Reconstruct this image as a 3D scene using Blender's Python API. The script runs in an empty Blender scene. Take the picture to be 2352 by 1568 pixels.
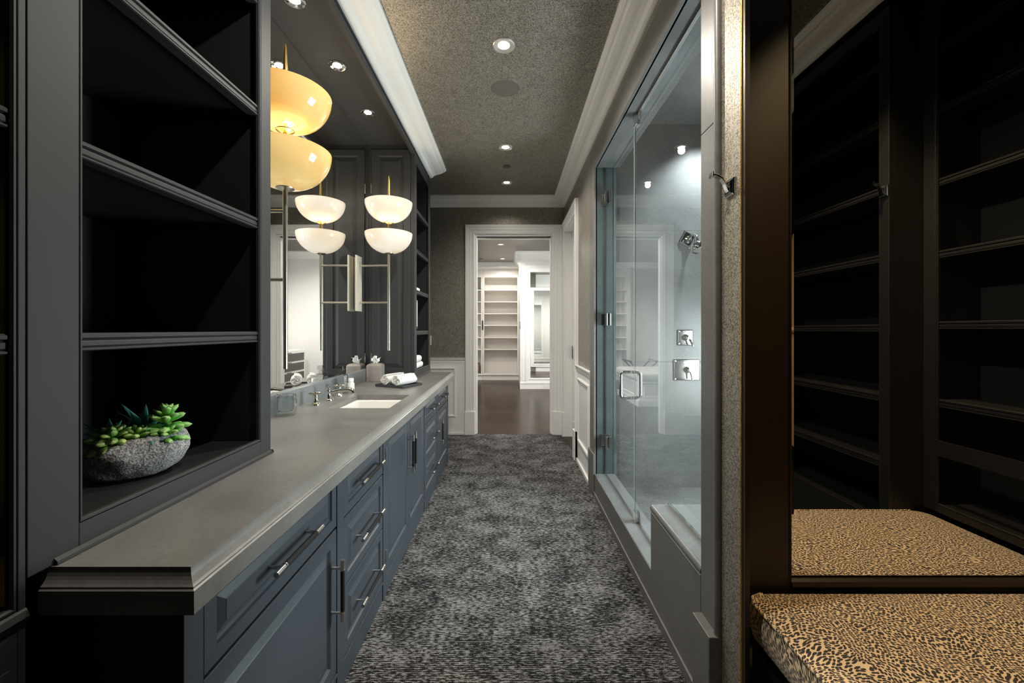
import bpy, bmesh, math, random
from mathutils import Vector, Matrix, noise as mnoise
random.seed(7)
R = math.radians
SC = bpy.context.scene
COL = SC.collection

# ------------------------------------------------------------------ camera
cam = bpy.data.cameras.new('camera')
cam.sensor_width = 36.0
cam.lens = 950.0 / 2352.0 * 36.0
cam.shift_x = 6.0 / 2352.0
cam.shift_y = -28.0 / 2352.0
cam.clip_start = 0.02
camo = bpy.data.objects.new('camera', cam)
COL.objects.link(camo)
camo.location = (0, 0, 1.276)
camo.rotation_euler = (R(90), 0, 0)
SC.camera = camo

# ------------------------------------------------------------------ world, exposure
SKY = 26.0
W = bpy.data.worlds.new('world'); SC.world = W
W.use_nodes = True
W.node_tree.nodes['Background'].inputs[0].default_value = (0.92, 0.97, 1.0, 1)
W.node_tree.nodes['Background'].inputs[1].default_value = SKY
SC.view_settings.view_transform = 'Standard'
SC.view_settings.look = 'None'
SC.view_settings.gamma = 1.0
SC.view_settings.use_curve_mapping = False
SC.view_settings.exposure = 0.72
try:
    SC.cycles.diffuse_bounces = 6
    SC.cycles.transparent_max_bounces = 16
    SC.cycles.sample_clamp_indirect = 4.0
    SC.cycles.caustics_reflective = True
    SC.cycles.caustics_refractive = False
except Exception:
    pass
# lamp powers (each lamp sits in its own fixture, see downlight())
P_AISLE = 46.0
P_SOFFIT = 6.0
P_CLOSET = 58.0
P_SHOWER = 110.0
P_NOOK = 58.0
P_BOWL = 1.6

# ------------------------------------------------------------------ materials
def new_mat(name):
    m = bpy.data.materials.new(name); m.use_nodes = True
    nt = m.node_tree
    b = nt.nodes['Principled BSDF']
    return m, nt, b
def simple(name, col, rough=0.5, metal=0.0, spec=0.5, bump=0.0, bscale=60, var=0.0, vscale=6):
    m, nt, b = new_mat(name)
    b.inputs['Base Color'].default_value = (*col, 1)
    b.inputs['Roughness'].default_value = rough
    b.inputs['Metallic'].default_value = metal
    b.inputs['Specular IOR Level'].default_value = spec
    if bump or var:
        tc = nt.nodes.new('ShaderNodeTexCoord')
        if var:
            n = nt.nodes.new('ShaderNodeTexNoise'); n.inputs['Scale'].default_value = vscale
            n.inputs['Detail'].default_value = 6
            nt.links.new(tc.outputs['Object'], n.inputs['Vector'])
            r = nt.nodes.new('ShaderNodeValToRGB')
            r.color_ramp.elements[0].position = 0.3; r.color_ramp.elements[1].position = 0.7
            r.color_ramp.elements[0].color = (*[c * (1 - var) for c in col], 1)
            r.color_ramp.elements[1].color = (*[min(1, c * (1 + var)) for c in col], 1)
            nt.links.new(n.outputs['Fac'], r.inputs['Fac'])
            nt.links.new(r.outputs['Color'], b.inputs['Base Color'])
        if bump:
            n2 = nt.nodes.new('ShaderNodeTexNoise'); n2.inputs['Scale'].default_value = bscale
            n2.inputs['Detail'].default_value = 4
            nt.links.new(tc.outputs['Object'], n2.inputs['Vector'])
            bp = nt.nodes.new('ShaderNodeBump'); bp.inputs['Strength'].default_value = bump
            bp.inputs['Distance'].default_value = 0.002
            nt.links.new(n2.outputs['Fac'], bp.inputs['Height'])
            nt.links.new(bp.outputs['Normal'], b.inputs['Normal'])
    return m
def emis(name, col, s):
    m, nt, b = new_mat(name)
    b.inputs['Base Color'].default_value = (*col, 1)
    b.inputs['Emission Color'].default_value = (*col, 1)
    b.inputs['Emission Strength'].default_value = s
    return m

M = {}
M['paint'] = simple('dark_cabinet_paint', (0.045, 0.054, 0.068), 0.42, bump=0.08, bscale=90, var=0.06, vscale=3)
M['paint_up'] = simple('dimmed_grey_cabinet_paint', (0.031, 0.0313, 0.0320), 0.55, spec=0.3, bump=0.08, bscale=90, var=0.06, vscale=3)  # greyer upper cabinetry; the weaker light there is put into its darker colour
M['paint_in'] = simple('shaded_cabinet_paint', (0.012, 0.0125, 0.013), 0.5)  # same cabinet paint; shade of interiors and end panel put into the colour
M['nook_paint'] = simple('black_brown_paint', (0.0095, 0.0092, 0.0088), 0.45)
M['nook_frame'] = simple('warm_lit_brown_frame', (0.020, 0.0115, 0.005), 0.42)  # dark wood brown with the warm lamplight mixed into its colour
M['white'] = simple('white_paint', (0.85, 0.845, 0.83), 0.35)
M['cream'] = simple('warm_white_closet_paint', (0.70, 0.665, 0.62), 0.4)
M['chrome'] = simple('polished_nickel', (0.80, 0.78, 0.75), 0.08, 1.0)
M['steel'] = simple('brushed_nickel', (0.62, 0.60, 0.55), 0.25, 1.0)
M['nickel_rod'] = simple('warm_nickel_rod', (0.60, 0.56, 0.48), 0.28, 1.0)
M['brass'] = simple('brass', (0.85, 0.58, 0.18), 0.22, 1.0)
M['leather'] = simple('dark_leather_grip', (0.016, 0.015, 0.015), 0.75, spec=0.2, bump=0.3, bscale=400)
M['black'] = simple('black_metal', (0.012, 0.012, 0.012), 0.4)
M['dark_gap'] = simple('dark_recess', (0.006, 0.006, 0.006), 0.8)
M['mirror'] = simple('silvered_mirror', (0.93, 0.94, 0.93), 0.0, 1.0)
M['porcelain'] = simple('white_porcelain', (0.86, 0.85, 0.82), 0.12)
M['towel'] = simple('white_towel', (0.84, 0.83, 0.81), 0.95, bump=0.9, bscale=420)
M['tissue'] = simple('white_tissue', (0.86, 0.86, 0.85), 0.9)
M['plastic'] = simple('white_plastic', (0.80, 0.79, 0.76), 0.35)
M['taupe'] = simple('taupe_lacquer', (0.30, 0.265, 0.245), 0.3, var=0.1, vscale=20)
M['slate'] = simple('slate_tray', (0.045, 0.046, 0.048), 0.35)
M['tan_robe'] = simple('tan_terry', (0.36, 0.20, 0.08), 0.95, bump=0.9, bscale=200)
M['wicker'] = simple('wicker', (0.20, 0.15, 0.11), 0.8, bump=1, bscale=120, var=0.4, vscale=60)
M['linen'] = simple('linen_upholstery', (0.62, 0.60, 0.57), 0.9, bump=0.6, bscale=300, var=0.08, vscale=90)
M['smoke'] = simple('smoked_drawer_front', (0.06, 0.055, 0.052), 0.2)
M['branch'] = simple('dry_branch', (0.05, 0.04, 0.03), 0.8)
M['backplate'] = simple('ivory_nickel_backplate', (0.72, 0.68, 0.58), 0.28, 0.35)
M['pot_soil'] = simple('dark_soil', (0.02, 0.016, 0.012), 0.9)
M['ceramic'] = simple('white_ceramic', (0.8, 0.8, 0.78), 0.25)
M['speaker'] = simple('taupe_speaker_grille', (0.13, 0.118, 0.10), 0.55, bump=0.6, bscale=500)
M['lamp_on'] = emis('lit_downlight_lens', (1.0, 0.93, 0.80), 2.6)
M['lamp_dim'] = emis('lit_soffit_lens', (1.0, 0.94, 0.86), 3.5)
M['reflector'] = simple('downlight_reflector', (0.75, 0.72, 0.66), 0.25, 0.6)

def opal(name, base, ecol, es):
    m, nt, b = new_mat(name)
    b.inputs['Base Color'].default_value = (*base, 1)
    b.inputs['Roughness'].default_value = 0.12
    b.inputs['Coat Weight'].default_value = 0.6
    b.inputs['Coat Roughness'].default_value = 0.03
    b.inputs['Emission Strength'].default_value = es
    tc = nt.nodes.new('ShaderNodeTexCoord')
    n = nt.nodes.new('ShaderNodeTexNoise'); n.inputs['Scale'].default_value = 4.5; n.inputs['Detail'].default_value = 1
    nt.links.new(tc.outputs['Object'], n.inputs['Vector'])
    r = nt.nodes.new('ShaderNodeValToRGB')
    r.color_ramp.elements[0].position = 0.35; r.color_ramp.elements[1].position = 0.65
    r.color_ramp.elements[0].color = (*ecol[0], 1); r.color_ramp.elements[1].color = (*ecol[1], 1)
    nt.links.new(n.outputs['Fac'], r.inputs['Fac'])
    nt.links.new(r.outputs['Color'], b.inputs['Emission Color'])
    return m
M['opal_amber_glow'] = opal('amber_glow_opal_glass', (0.45, 0.31, 0.13), ((0.92, 0.46, 0.10), (1.0, 0.70, 0.26)), 0.37)  # same opal glass as the ivory bowls, amber of its glow coloured in
M['opal_white'] = opal('ivory_opal_glass', (0.42, 0.38, 0.32), ((0.95, 0.74, 0.48), (1.0, 0.88, 0.74)), 0.40)

def stone(name, c0, c1, rough, scale=3.0, tint=None):
    m, nt, b = new_mat(name)
    tc = nt.nodes.new('ShaderNodeTexCoord')
    n = nt.nodes.new('ShaderNodeTexNoise'); n.inputs['Scale'].default_value = scale
    n.inputs['Detail'].default_value = 8; n.inputs['Roughness'].default_value = 0.62
    n.inputs['Distortion'].default_value = 0.6
    nt.links.new(tc.outputs['Object'], n.inputs['Vector'])
    r = nt.nodes.new('ShaderNodeValToRGB')
    r.color_ramp.elements[0].position = 0.32; r.color_ramp.elements[1].position = 0.72
    r.color_ramp.elements[0].color = (*c0, 1); r.color_ramp.elements[1].color = (*c1, 1)
    nt.links.new(n.outputs['Fac'], r.inputs['Fac'])
    n2 = nt.nodes.new('ShaderNodeTexNoise'); n2.inputs['Scale'].default_value = 70; n2.inputs['Detail'].default_value = 5
    nt.links.new(tc.outputs['Object'], n2.inputs['Vector'])
    mx = nt.nodes.new('ShaderNodeMix'); mx.data_type = 'RGBA'; mx.blend_type = 'OVERLAY'
    mx.inputs['Factor'].default_value = 0.35
    nt.links.new(r.outputs['Color'], mx.inputs['A']); nt.links.new(n2.outputs['Color'], mx.inputs['B'])
    bw = nt.nodes.new('ShaderNodeRGBToBW'); nt.links.new(n2.outputs['Color'], bw.inputs[0])
    nt.links.new(bw.outputs[0], mx.inputs['B'])
    nt.links.new(mx.outputs['Result'], b.inputs['Base Color'])
    rr = nt.nodes.new('ShaderNodeMapRange'); rr.inputs['To Min'].default_value = rough - 0.06; rr.inputs['To Max'].default_value = rough + 0.1
    nt.links.new(n.outputs['Fac'], rr.inputs['Value']); nt.links.new(rr.outputs['Result'], b.inputs['Roughness'])
    return m
M['counter'] = stone('honed_grey_limestone', (0.145, 0.137, 0.128), (0.215, 0.207, 0.196), 0.30)
M['shower'] = stone('grey_green_shower_stone', (0.100, 0.106, 0.106), (0.170, 0.178, 0.177), 0.32, 2.2)
M['casing_stone'] = stone('grey_casing_stone', (0.115, 0.112, 0.105), (0.165, 0.160, 0.150), 0.40, 4)
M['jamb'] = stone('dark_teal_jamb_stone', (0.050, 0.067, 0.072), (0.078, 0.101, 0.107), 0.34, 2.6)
M['splash'] = stone('blue_grey_backsplash', (0.16, 0.175, 0.18), (0.215, 0.235, 0.24), 0.28)

def rock_mat():
    m, nt, b = new_mat('rough_grey_rock')
    tc = nt.nodes.new('ShaderNodeTexCoord')
    n = nt.nodes.new('ShaderNodeTexNoise'); n.inputs['Scale'].default_value = 240; n.inputs['Detail'].default_value = 6
    nt.links.new(tc.outputs['Object'], n.inputs['Vector'])
    r = nt.nodes.new('ShaderNodeValToRGB')
    r.color_ramp.elements[0].position = 0.38; r.color_ramp.elements[1].position = 0.62
    r.color_ramp.elements[0].color = (0.11, 0.105, 0.10, 1); r.color_ramp.elements[1].color = (0.42, 0.41, 0.40, 1)
    nt.links.new(n.outputs['Fac'], r.inputs['Fac']); nt.links.new(r.outputs['Color'], b.inputs['Base Color'])
    bp = nt.nodes.new('ShaderNodeBump'); bp.inputs['Strength'].default_value = 0.9; bp.inputs['Distance'].default_value = 0.003
    nt.links.new(n.outputs['Fac'], bp.inputs['Height']); nt.links.new(bp.outputs['Normal'], b.inputs['Normal'])
    b.inputs['Roughness'].default_value = 0.85
    return m
M['rock'] = rock_mat()

def wallpaper(name, c0, c1, rough, metal, fine=260):
    m, nt, b = new_mat(name)
    tc = nt.nodes.new('ShaderNodeTexCoord')
    n = nt.nodes.new('ShaderNodeTexNoise'); n.inputs['Scale'].default_value = fine; n.inputs['Detail'].default_value = 3
    n2 = nt.nodes.new('ShaderNodeTexNoise'); n2.inputs['Scale'].default_value = 9; n2.inputs['Detail'].default_value = 6
    n2.inputs['Distortion'].default_value = 1.2
    for q in (n, n2): nt.links.new(tc.outputs['Object'], q.inputs['Vector'])
    ad = nt.nodes.new('ShaderNodeMath'); ad.operation = 'MULTIPLY_ADD'; ad.inputs[1].default_value = 0.88
    nt.links.new(n.outputs['Fac'], ad.inputs[0])
    ml = nt.nodes.new('ShaderNodeMath'); ml.operation = 'MULTIPLY'; ml.inputs[1].default_value = 0.12
    nt.links.new(n2.outputs['Fac'], ml.inputs[0]); nt.links.new(ml.outputs[0], ad.inputs[2])
    r = nt.nodes.new('ShaderNodeValToRGB')
    r.color_ramp.elements[0].position = 0.36; r.color_ramp.elements[1].position = 0.64
    r.color_ramp.elements[0].color = (*c0, 1); r.color_ramp.elements[1].color = (*c1, 1)
    nt.links.new(ad.outputs[0], r.inputs['Fac']); nt.links.new(r.outputs['Color'], b.inputs['Base Color'])
    bp = nt.nodes.new('ShaderNodeBump'); bp.inputs['Strength'].default_value = 0.35; bp.inputs['Distance'].default_value = 0.0015
    nt.links.new(n.outputs['Fac'], bp.inputs['Height']); nt.links.new(bp.outputs['Normal'], b.inputs['Normal'])
    b.inputs['Roughness'].default_value = rough; b.inputs['Metallic'].default_value = metal
    return m
M['paper'] = wallpaper('taupe_metallic_wallpaper', (0.105, 0.096, 0.08), (0.43, 0.40, 0.345), 0.42, 0.45, 190)
M['paper_closet'] = wallpaper('taupe_closet_wallpaper', (0.10, 0.088, 0.070), (0.15, 0.135, 0.11), 0.35, 0.2, 140)
M['glitter'] = wallpaper('glitter_wallpaper', (0.07, 0.06, 0.045), (0.50, 0.45, 0.36), 0.5, 0.5, 300)

def carpet_mat():
    m, nt, b = new_mat('charcoal_flecked_carpet')
    tc = nt.nodes.new('ShaderNodeTexCoord')
    def noise(sx, sy, sc, det, dist=0):
        mp = nt.nodes.new('ShaderNodeMapping'); mp.inputs['Scale'].default_value = (sx, sy, 1)
        nt.links.new(tc.outputs['Object'], mp.inputs['Vector'])
        n = nt.nodes.new('ShaderNodeTexNoise'); n.inputs['Scale'].default_value = sc
        n.inputs['Detail'].default_value = det; n.inputs['Distortion'].default_value = dist
        nt.links.new(mp.outputs[0], n.inputs['Vector']); return n
    dash = noise(0.30, 1.0, 150, 3)
    fine = noise(1, 1, 420, 1)
    patch = noise(0.8, 1.0, 7, 4, 0.5)
    patch2 = noise(1, 1.4, 26, 3)
    w = nt.nodes.new('ShaderNodeTexWave'); w.wave_type = 'BANDS'; w.bands_direction = 'Y'
    w.inputs['Scale'].default_value = 33; w.inputs['Distortion'].default_value = 2.5; w.inputs['Detail'].default_value = 2
    w.inputs['Detail Scale'].default_value = 6
    nt.links.new(tc.outputs['Object'], w.inputs['Vector'])
    def madd(a, k, c=None, cv=0.0):
        x = nt.nodes.new('ShaderNodeMath'); x.operation = 'MULTIPLY_ADD'; x.inputs[1].default_value = k
        nt.links.new(a, x.inputs[0])
        if c is None: x.inputs[2].default_value = cv
        else: nt.links.new(c, x.inputs[2])
        return x.outputs[0]
    v = madd(dash.outputs['Fac'], 0.85)
    v = madd(fine.outputs['Fac'], 0.55, v)
    v = madd(patch.outputs['Fac'], 0.34, v)
    v = madd(patch2.outputs['Fac'], 0.22, v)
    v = madd(w.outputs['Fac'], 0.10, v)
    v = madd(v, 1.0, None, -0.51)
    r = nt.nodes.new('ShaderNodeValToRGB')
    e = r.color_ramp.elements
    e[0].position = 0.46; e[0].color = (0.011, 0.0105, 0.0105, 1)
    e[1].position = 0.61; e[1].color = (0.235, 0.232, 0.228, 1)
    k = e.new(0.54); k.color = (0.055, 0.053, 0.052, 1)
    nt.links.new(v, r.inputs['Fac']); nt.links.new(r.outputs['Color'], b.inputs['Base Color'])
    bp = nt.nodes.new('ShaderNodeBump'); bp.inputs['Strength'].default_value = 0.7; bp.inputs['Distance'].default_value = 0.004
    nt.links.new(v, bp.inputs['Height']); nt.links.new(bp.outputs['Normal'], b.inputs['Normal'])
    b.inputs['Roughness'].default_value = 0.95; b.inputs['Specular IOR Level'].default_value = 0.1
    return m
M['carpet'] = carpet_mat()
M['gilt'] = wallpaper('gilt_flake_edge', (0.16, 0.075, 0.01), (0.75, 0.42, 0.09), 0.3, 0.85, 420)

def cheetah_mat():
    m, nt, b = new_mat('cheetah_print_velvet')
    tc = nt.nodes.new('ShaderNodeTexCoord')
    n = nt.nodes.new('ShaderNodeTexNoise'); n.inputs['Scale'].default_value = 9; n.inputs['Detail'].default_value = 2
    nt.links.new(tc.outputs['Object'], n.inputs['Vector'])
    mx = nt.nodes.new('ShaderNodeVectorMath'); mx.operation = 'MULTIPLY_ADD'
    mx.inputs[1].default_value = (0.05, 0.05, 0.05)
    nt.links.new(n.outputs['Color'], mx.inputs[0]); nt.links.new(tc.outputs['Object'], mx.inputs[2])
    sp = nt.nodes.new('ShaderNodeSeparateXYZ'); nt.links.new(mx.outputs[0], sp.inputs[0])
    cb = nt.nodes.new('ShaderNodeCombineXYZ')
    for k, q in enumerate(('X', 'Y')):
        d = nt.nodes.new('ShaderNodeMath'); d.operation = 'SUBTRACT'
        nt.links.new(sp.outputs[q], d.inputs[0]); nt.links.new(sp.outputs['Z'], d.inputs[1]); nt.links.new(d.outputs[0], cb.inputs[k])
    mp = nt.nodes.new('ShaderNodeMapping'); mp.inputs['Rotation'].default_value = (0, 0, R(20)); mp.inputs['Scale'].default_value = (0.85, 1.2, 1.0)
    nt.links.new(cb.outputs[0], mp.inputs['Vector'])
    v = nt.nodes.new('ShaderNodeTexVoronoi'); v.voronoi_dimensions = '2D'; v.inputs['Scale'].default_value = 125; v.inputs['Randomness'].default_value = 0.6
    nt.links.new(mp.outputs[0], v.inputs['Vector'])
    r = nt.nodes.new('ShaderNodeValToRGB'); e = r.color_ramp.elements
    e[0].position = 0.385; e[0].color = (0.012, 0.005, 0.003, 1)
    e[1].position = 0.45; e[1].color = (0.72, 0.53, 0.32, 1)
    nt.links.new(v.outputs['Distance'], r.inputs['Fac']); nt.links.new(r.outputs['Color'], b.inputs['Base Color'])
    b.inputs['Roughness'].default_value = 0.75; b.inputs['Sheen Weight'].default_value = 0.3
    return m
M['cheetah'] = cheetah_mat()

def wood_mat():
    m, nt, b = new_mat('dark_walnut_boards')
    tc = nt.nodes.new('ShaderNodeTexCoord')
    mp = nt.nodes.new('ShaderNodeMapping'); mp.inputs['Scale'].default_value = (2, 26, 1)
    nt.links.new(tc.outputs['Object'], mp.inputs['Vector'])
    n = nt.nodes.new('ShaderNodeTexNoise'); n.inputs['Scale'].default_value = 3; n.inputs['Detail'].default_value = 6
    nt.links.new(mp.outputs[0], n.inputs['Vector'])
    oi = nt.nodes.new('ShaderNodeObjectInfo')
    ad = nt.nodes.new('ShaderNodeMath'); ad.operation = 'MULTIPLY_ADD'; ad.inputs[1].default_value = 0.35
    nt.links.new(oi.outputs['Random'], ad.inputs[0]); nt.links.new(n.outputs['Fac'], ad.inputs[2])
    r = nt.nodes.new('ShaderNodeValToRGB'); e = r.color_ramp.elements
    e[0].position = 0.35; e[0].color = (0.012, 0.0072, 0.0045, 1)
    e[1].position = 0.95; e[1].color = (0.042, 0.024, 0.014, 1)
    nt.links.new(ad.outputs[0], r.inputs['Fac']); nt.links.new(r.outputs['Color'], b.inputs['Base Color'])
    b.inputs['Roughness'].default_value = 0.22; b.inputs['Specular IOR Level'].default_value = 0.06
    return m
M['wood'] = wood_mat()

def leaf_mat(name, c0, c1, tip):
    m, nt, b = new_mat(name)
    tc = nt.nodes.new('ShaderNodeTexCoord'); sp = nt.nodes.new('ShaderNodeSeparateXYZ')
    nt.links.new(tc.outputs['Generated'], sp.inputs[0])
    oi = nt.nodes.new('ShaderNodeObjectInfo')
    mx = nt.nodes.new('ShaderNodeMix'); mx.data_type = 'RGBA'
    mx.inputs['A'].default_value = (*c0, 1); mx.inputs['B'].default_value = (*c1, 1)
    nt.links.new(oi.outputs['Random'], mx.inputs['Factor'])
    r = nt.nodes.new('ShaderNodeMapRange'); r.inputs['From Min'].default_value = 0.7; r.inputs['From Max'].default_value = 1.0
    r.inputs['To Max'].default_value = 0.6
    nt.links.new(sp.outputs['Z'], r.inputs['Value'])
    m2 = nt.nodes.new('ShaderNodeMix'); m2.data_type = 'RGBA'; m2.inputs['B'].default_value = (*tip, 1)
    nt.links.new(r.outputs['Result'], m2.inputs['Factor']); nt.links.new(mx.outputs['Result'], m2.inputs['A'])
    nt.links.new(m2.outputs['Result'], b.inputs['Base Color'])
    b.inputs['Roughness'].default_value = 0.45
    b.inputs['Subsurface Weight'].default_value = 0.0
    return m
M['leaf_green'] = leaf_mat('green_succulent_leaf', (0.10, 0.30, 0.04), (0.30, 0.42, 0.06), (0.45, 0.50, 0.20))
M['leaf_lime'] = leaf_mat('lime_succulent_leaf', (0.10, 0.40, 0.06), (0.22, 0.46, 0.09), (0.40, 0.52, 0.22))
M['leaf_teal'] = leaf_mat('teal_succulent_leaf', (0.03, 0.16, 0.14), (0.06, 0.22, 0.19), (0.10, 0.24, 0.22))

def glass_mat(name, tint, k=1.9, rough=0.0):
    m, nt, b = new_mat(name)
    out = nt.nodes['Material Output']; nt.nodes.remove(b)
    tr = nt.nodes.new('ShaderNodeBsdfTransparent'); tr.inputs[0].default_value = (*tint, 1)
    gl = nt.nodes.new('ShaderNodeBsdfGlossy'); gl.inputs['Roughness'].default_value = rough
    fr = nt.nodes.new('ShaderNodeFresnel'); fr.inputs['IOR'].default_value = 1.5
    ge = nt.nodes.new('ShaderNodeNewGeometry')
    inv = nt.nodes.new('ShaderNodeMath'); inv.operation = 'SUBTRACT'; inv.inputs[0].default_value = 1.0
    nt.links.new(ge.outputs['Backfacing'], inv.inputs[1])
    mu = nt.nodes.new('ShaderNodeMath'); mu.operation = 'MULTIPLY'
    nt.links.new(fr.outputs[0], mu.inputs[0]); nt.links.new(inv.outputs[0], mu.inputs[1])
    m2 = nt.nodes.new('ShaderNodeMath'); m2.operation = 'MULTIPLY'; m2.inputs[1].default_value = k; m2.use_clamp = True
    nt.links.new(mu.outputs[0], m2.inputs[0])
    mx = nt.nodes.new('ShaderNodeMixShader')
    nt.links.new(m2.outputs[0], mx.inputs[0]); nt.links.new(tr.outputs[0], mx.inputs[1]); nt.links.new(gl.outputs[0], mx.inputs[2])
    nt.links.new(mx.outputs[0], out.inputs['Surface'])
    return m
M['pane'] = glass_mat('clear_shower_glass', (0.965, 0.985, 0.98))
M['glass_edge'] = simple('pale_green_glass_edge', (0.45, 0.55, 0.52), 0.1)
def crystal_mat():
    m, nt, b = new_mat('clear_crystal')
    b.inputs['Base Color'].default_value = (0.97, 0.99, 0.99, 1)
    b.inputs['Roughness'].default_value = 0.02
    b.inputs['Transmission Weight'].default_value = 1.0
    b.inputs['IOR'].default_value = 1.48
    return m
M['crystal'] = glass_mat('clear_crystal', (0.90, 0.92, 0.92), 4.5)

# ------------------------------------------------------------------ mesh builder
class MB:
    def __init__(s): s.v = []; s.f = []
    def add(s, vs, fs):
        o = len(s.v); s.v += [tuple(p) for p in vs]
        s.f += [tuple(i + o for i in f) for f in fs]; return s
    def box(s, x0, x1, y0, y1, z0, z1):
        if x0 > x1: x0, x1 = x1, x0
        if y0 > y1: y0, y1 = y1, y0
        if z0 > z1: z0, z1 = z1, z0
        return s.add([(x0, y0, z0), (x1, y0, z0), (x1, y1, z0), (x0, y1, z0), (x0, y0, z1), (x1, y0, z1), (x1, y1, z1), (x0, y1, z1)],
                     [(0, 3, 2, 1), (4, 5, 6, 7), (0, 1, 5, 4), (1, 2, 6, 5), (2, 3, 7, 6), (3, 0, 4, 7)])
    def prism(s, pts, axis, a, b):
        def mk(p, t):
            return {'x': (t, p[0], p[1]), 'y': (p[0], t, p[1]), 'z': (p[0], p[1], t)}[axis]
        n = len(pts)
        vs = [mk(p, a) for p in pts] + [mk(p, b) for p in pts]
        fs = [tuple(range(n)), tuple(range(2 * n - 1, n - 1, -1))]
        fs += [(i, (i + 1) % n, n + (i + 1) % n, n + i) for i in range(n)]
        return s.add(vs, fs)
    def lathe(s, prof, c=(0, 0, 0), seg=24, ax='z', cap=True):
        vs = []; fs = []; n = len(prof)
        for (r, t) in prof:
            for k in range(seg):
                a = 2 * math.pi * k / seg; x, y = r * math.cos(a), r * math.sin(a)
                p = {'z': (x, y, t), 'x': (t, x, y), 'y': (x, t, y)}[ax]
                vs.append((p[0] + c[0], p[1] + c[1], p[2] + c[2]))
        for i in range(n - 1):
            for k in range(seg):
                k2 = (k + 1) % seg
                fs.append((i * seg + k, i * seg + k2, (i + 1) * seg + k2, (i + 1) * seg + k))
        if cap:
            fs.append(tuple(range(seg))); fs.append(tuple(range((n - 1) * seg, n * seg)))
        return s.add(vs, fs)
    def tube(s, pts, r, seg=10, cap=True, flat=1.0):
        pts = [Vector(p) for p in pts]; n = len(pts)
        rs = r if isinstance(r, (list, tuple)) else [r] * n
        up = Vector((0, 0, 1)); vs = []; fs = []; prev = None
        for i, p in enumerate(pts):
            d = (pts[min(i + 1, n - 1)] - pts[max(i - 1, 0)]).normalized()
            if prev is None:
                ref = up if abs(d.dot(up)) < 0.95 else Vector((1, 0, 0))
                u = d.cross(ref).normalized()
            else:
                u = (prev - d * prev.dot(d)).normalized()
            w = d.cross(u); prev = u
            for k in range(seg):
                a = 2 * math.pi * k / seg
                vs.append(p + (u * math.cos(a) + w * math.sin(a) * flat) * rs[i])
        for i in range(n - 1):
            for k in range(seg):
                k2 = (k + 1) % seg
                fs.append((i * seg + k, i * seg + k2, (i + 1) * seg + k2, (i + 1) * seg + k))
        if cap: fs.append(tuple(range(seg))); fs.append(tuple(range((n - 1) * seg, n * seg)))
        return s.add(vs, fs)
    def rings(s, f, u0, u1, v0, v1, prof):
        """nested rectangles: prof = [(inset, depth), ...], last one is filled; f maps (u, v, d) to xyz"""
        vs = []; fs = []
        for (i, d) in prof:
            vs += [f(u0 + i, v0 + i, d), f(u1 - i, v0 + i, d), f(u1 - i, v1 - i, d), f(u0 + i, v1 - i, d)]
        for k in range(len(prof) - 1):
            for j in range(4):
                j2 = (j + 1) % 4
                fs.append((k * 4 + j, k * 4 + j2, k * 4 + 4 + j2, k * 4 + 4 + j))
        n = len(prof) * 4
        fs.append((n - 4, n - 3, n - 2, n - 1)); fs.append((0, 3, 2, 1))
        return s.add(vs, fs)
    def sweep(s, f, u0, u1, v0, v1, prof, closed=True):
        """mitred moulding round a rectangle; prof = closed list of (offset outward, depth); closed=False leaves the bottom open"""
        vs = []; fs = []; n = len(prof)
        for (o, d) in prof:
            if closed: q = [(u0 - o, v0 - o), (u0 - o, v1 + o), (u1 + o, v1 + o), (u1 + o, v0 - o)]
            else: q = [(u0 - o, v0), (u0 - o, v1 + o), (u1 + o, v1 + o), (u1 + o, v0)]
            vs += [f(a, b, d) for a, b in q]
        for i in range(n):
            i2 = (i + 1) % n
            for j in range(4 if closed else 3):
                j2 = (j + 1) % 4
                fs.append((i * 4 + j, i * 4 + j2, i2 * 4 + j2, i2 * 4 + j))
        if not closed:
            fs.append(tuple(i * 4 for i in range(n))); fs.append(tuple(i * 4 + 3 for i in range(n)))
        return s.add(vs, fs)
    def xform(s, mat):
        s.v = [tuple(mat @ Vector(p)) for p in s.v]; return s
    def mesh(s, name, mat, smooth=False):
        me = bpy.data.meshes.new(name); me.from_pydata(s.v, [], s.f)
        bm = bmesh.new(); bm.from_mesh(me)
        bmesh.ops.recalc_face_normals(bm, faces=bm.faces)
        bm.to_mesh(me); bm.free()
        if smooth:
            for p in me.polygons: p.use_smooth = True
        me.materials.append(mat if not isinstance(mat, str) else M[mat]); return me
    def build(s, name, mat, parent=None, bevel=0.0, smooth=False, sub=0, seg=2):
        me = s.mesh(name, mat, smooth)
        o = bpy.data.objects.new(name, me); COL.objects.link(o)
        if parent is not None: put(o, parent)
        if bevel:
            b = o.modifiers.new('bevel', 'BEVEL'); b.width = bevel; b.segments = seg; b.limit_method = 'ANGLE'; b.angle_limit = R(40)
        if sub:
            d = o.modifiers.new('sub', 'SUBSURF'); d.levels = sub; d.render_levels = sub
        if smooth and not sub:
            ang(o)
        return o
def ang(o, a=40):
    try:
        o.data.set_sharp_from_angle(angle=R(a))
    except Exception:
        pass
def put(o, parent):
    """parent a part whose mesh is in world coordinates under an Empty that only has a location"""
    o.parent = parent
    o.location = Vector(o.location) - world_loc(parent)
def world_loc(o):
    l = Vector(o.location)
    while o.parent is not None:
        o = o.parent; l = l + Vector(o.location)
    return l
def thing(name, label, cat, loc=(0, 0, 0), group=None, kind=None):
    o = bpy.data.objects.new(name, None); COL.objects.link(o)
    o.location = loc; o.empty_display_size = 0.05
    o['label'] = label; o['category'] = cat
    if group: o['group'] = group
    if kind: o['kind'] = kind
    return o
def tag(o, label, cat, group=None):
    o['label'] = label; o['category'] = cat
    if group: o['group'] = group
    return o
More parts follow.
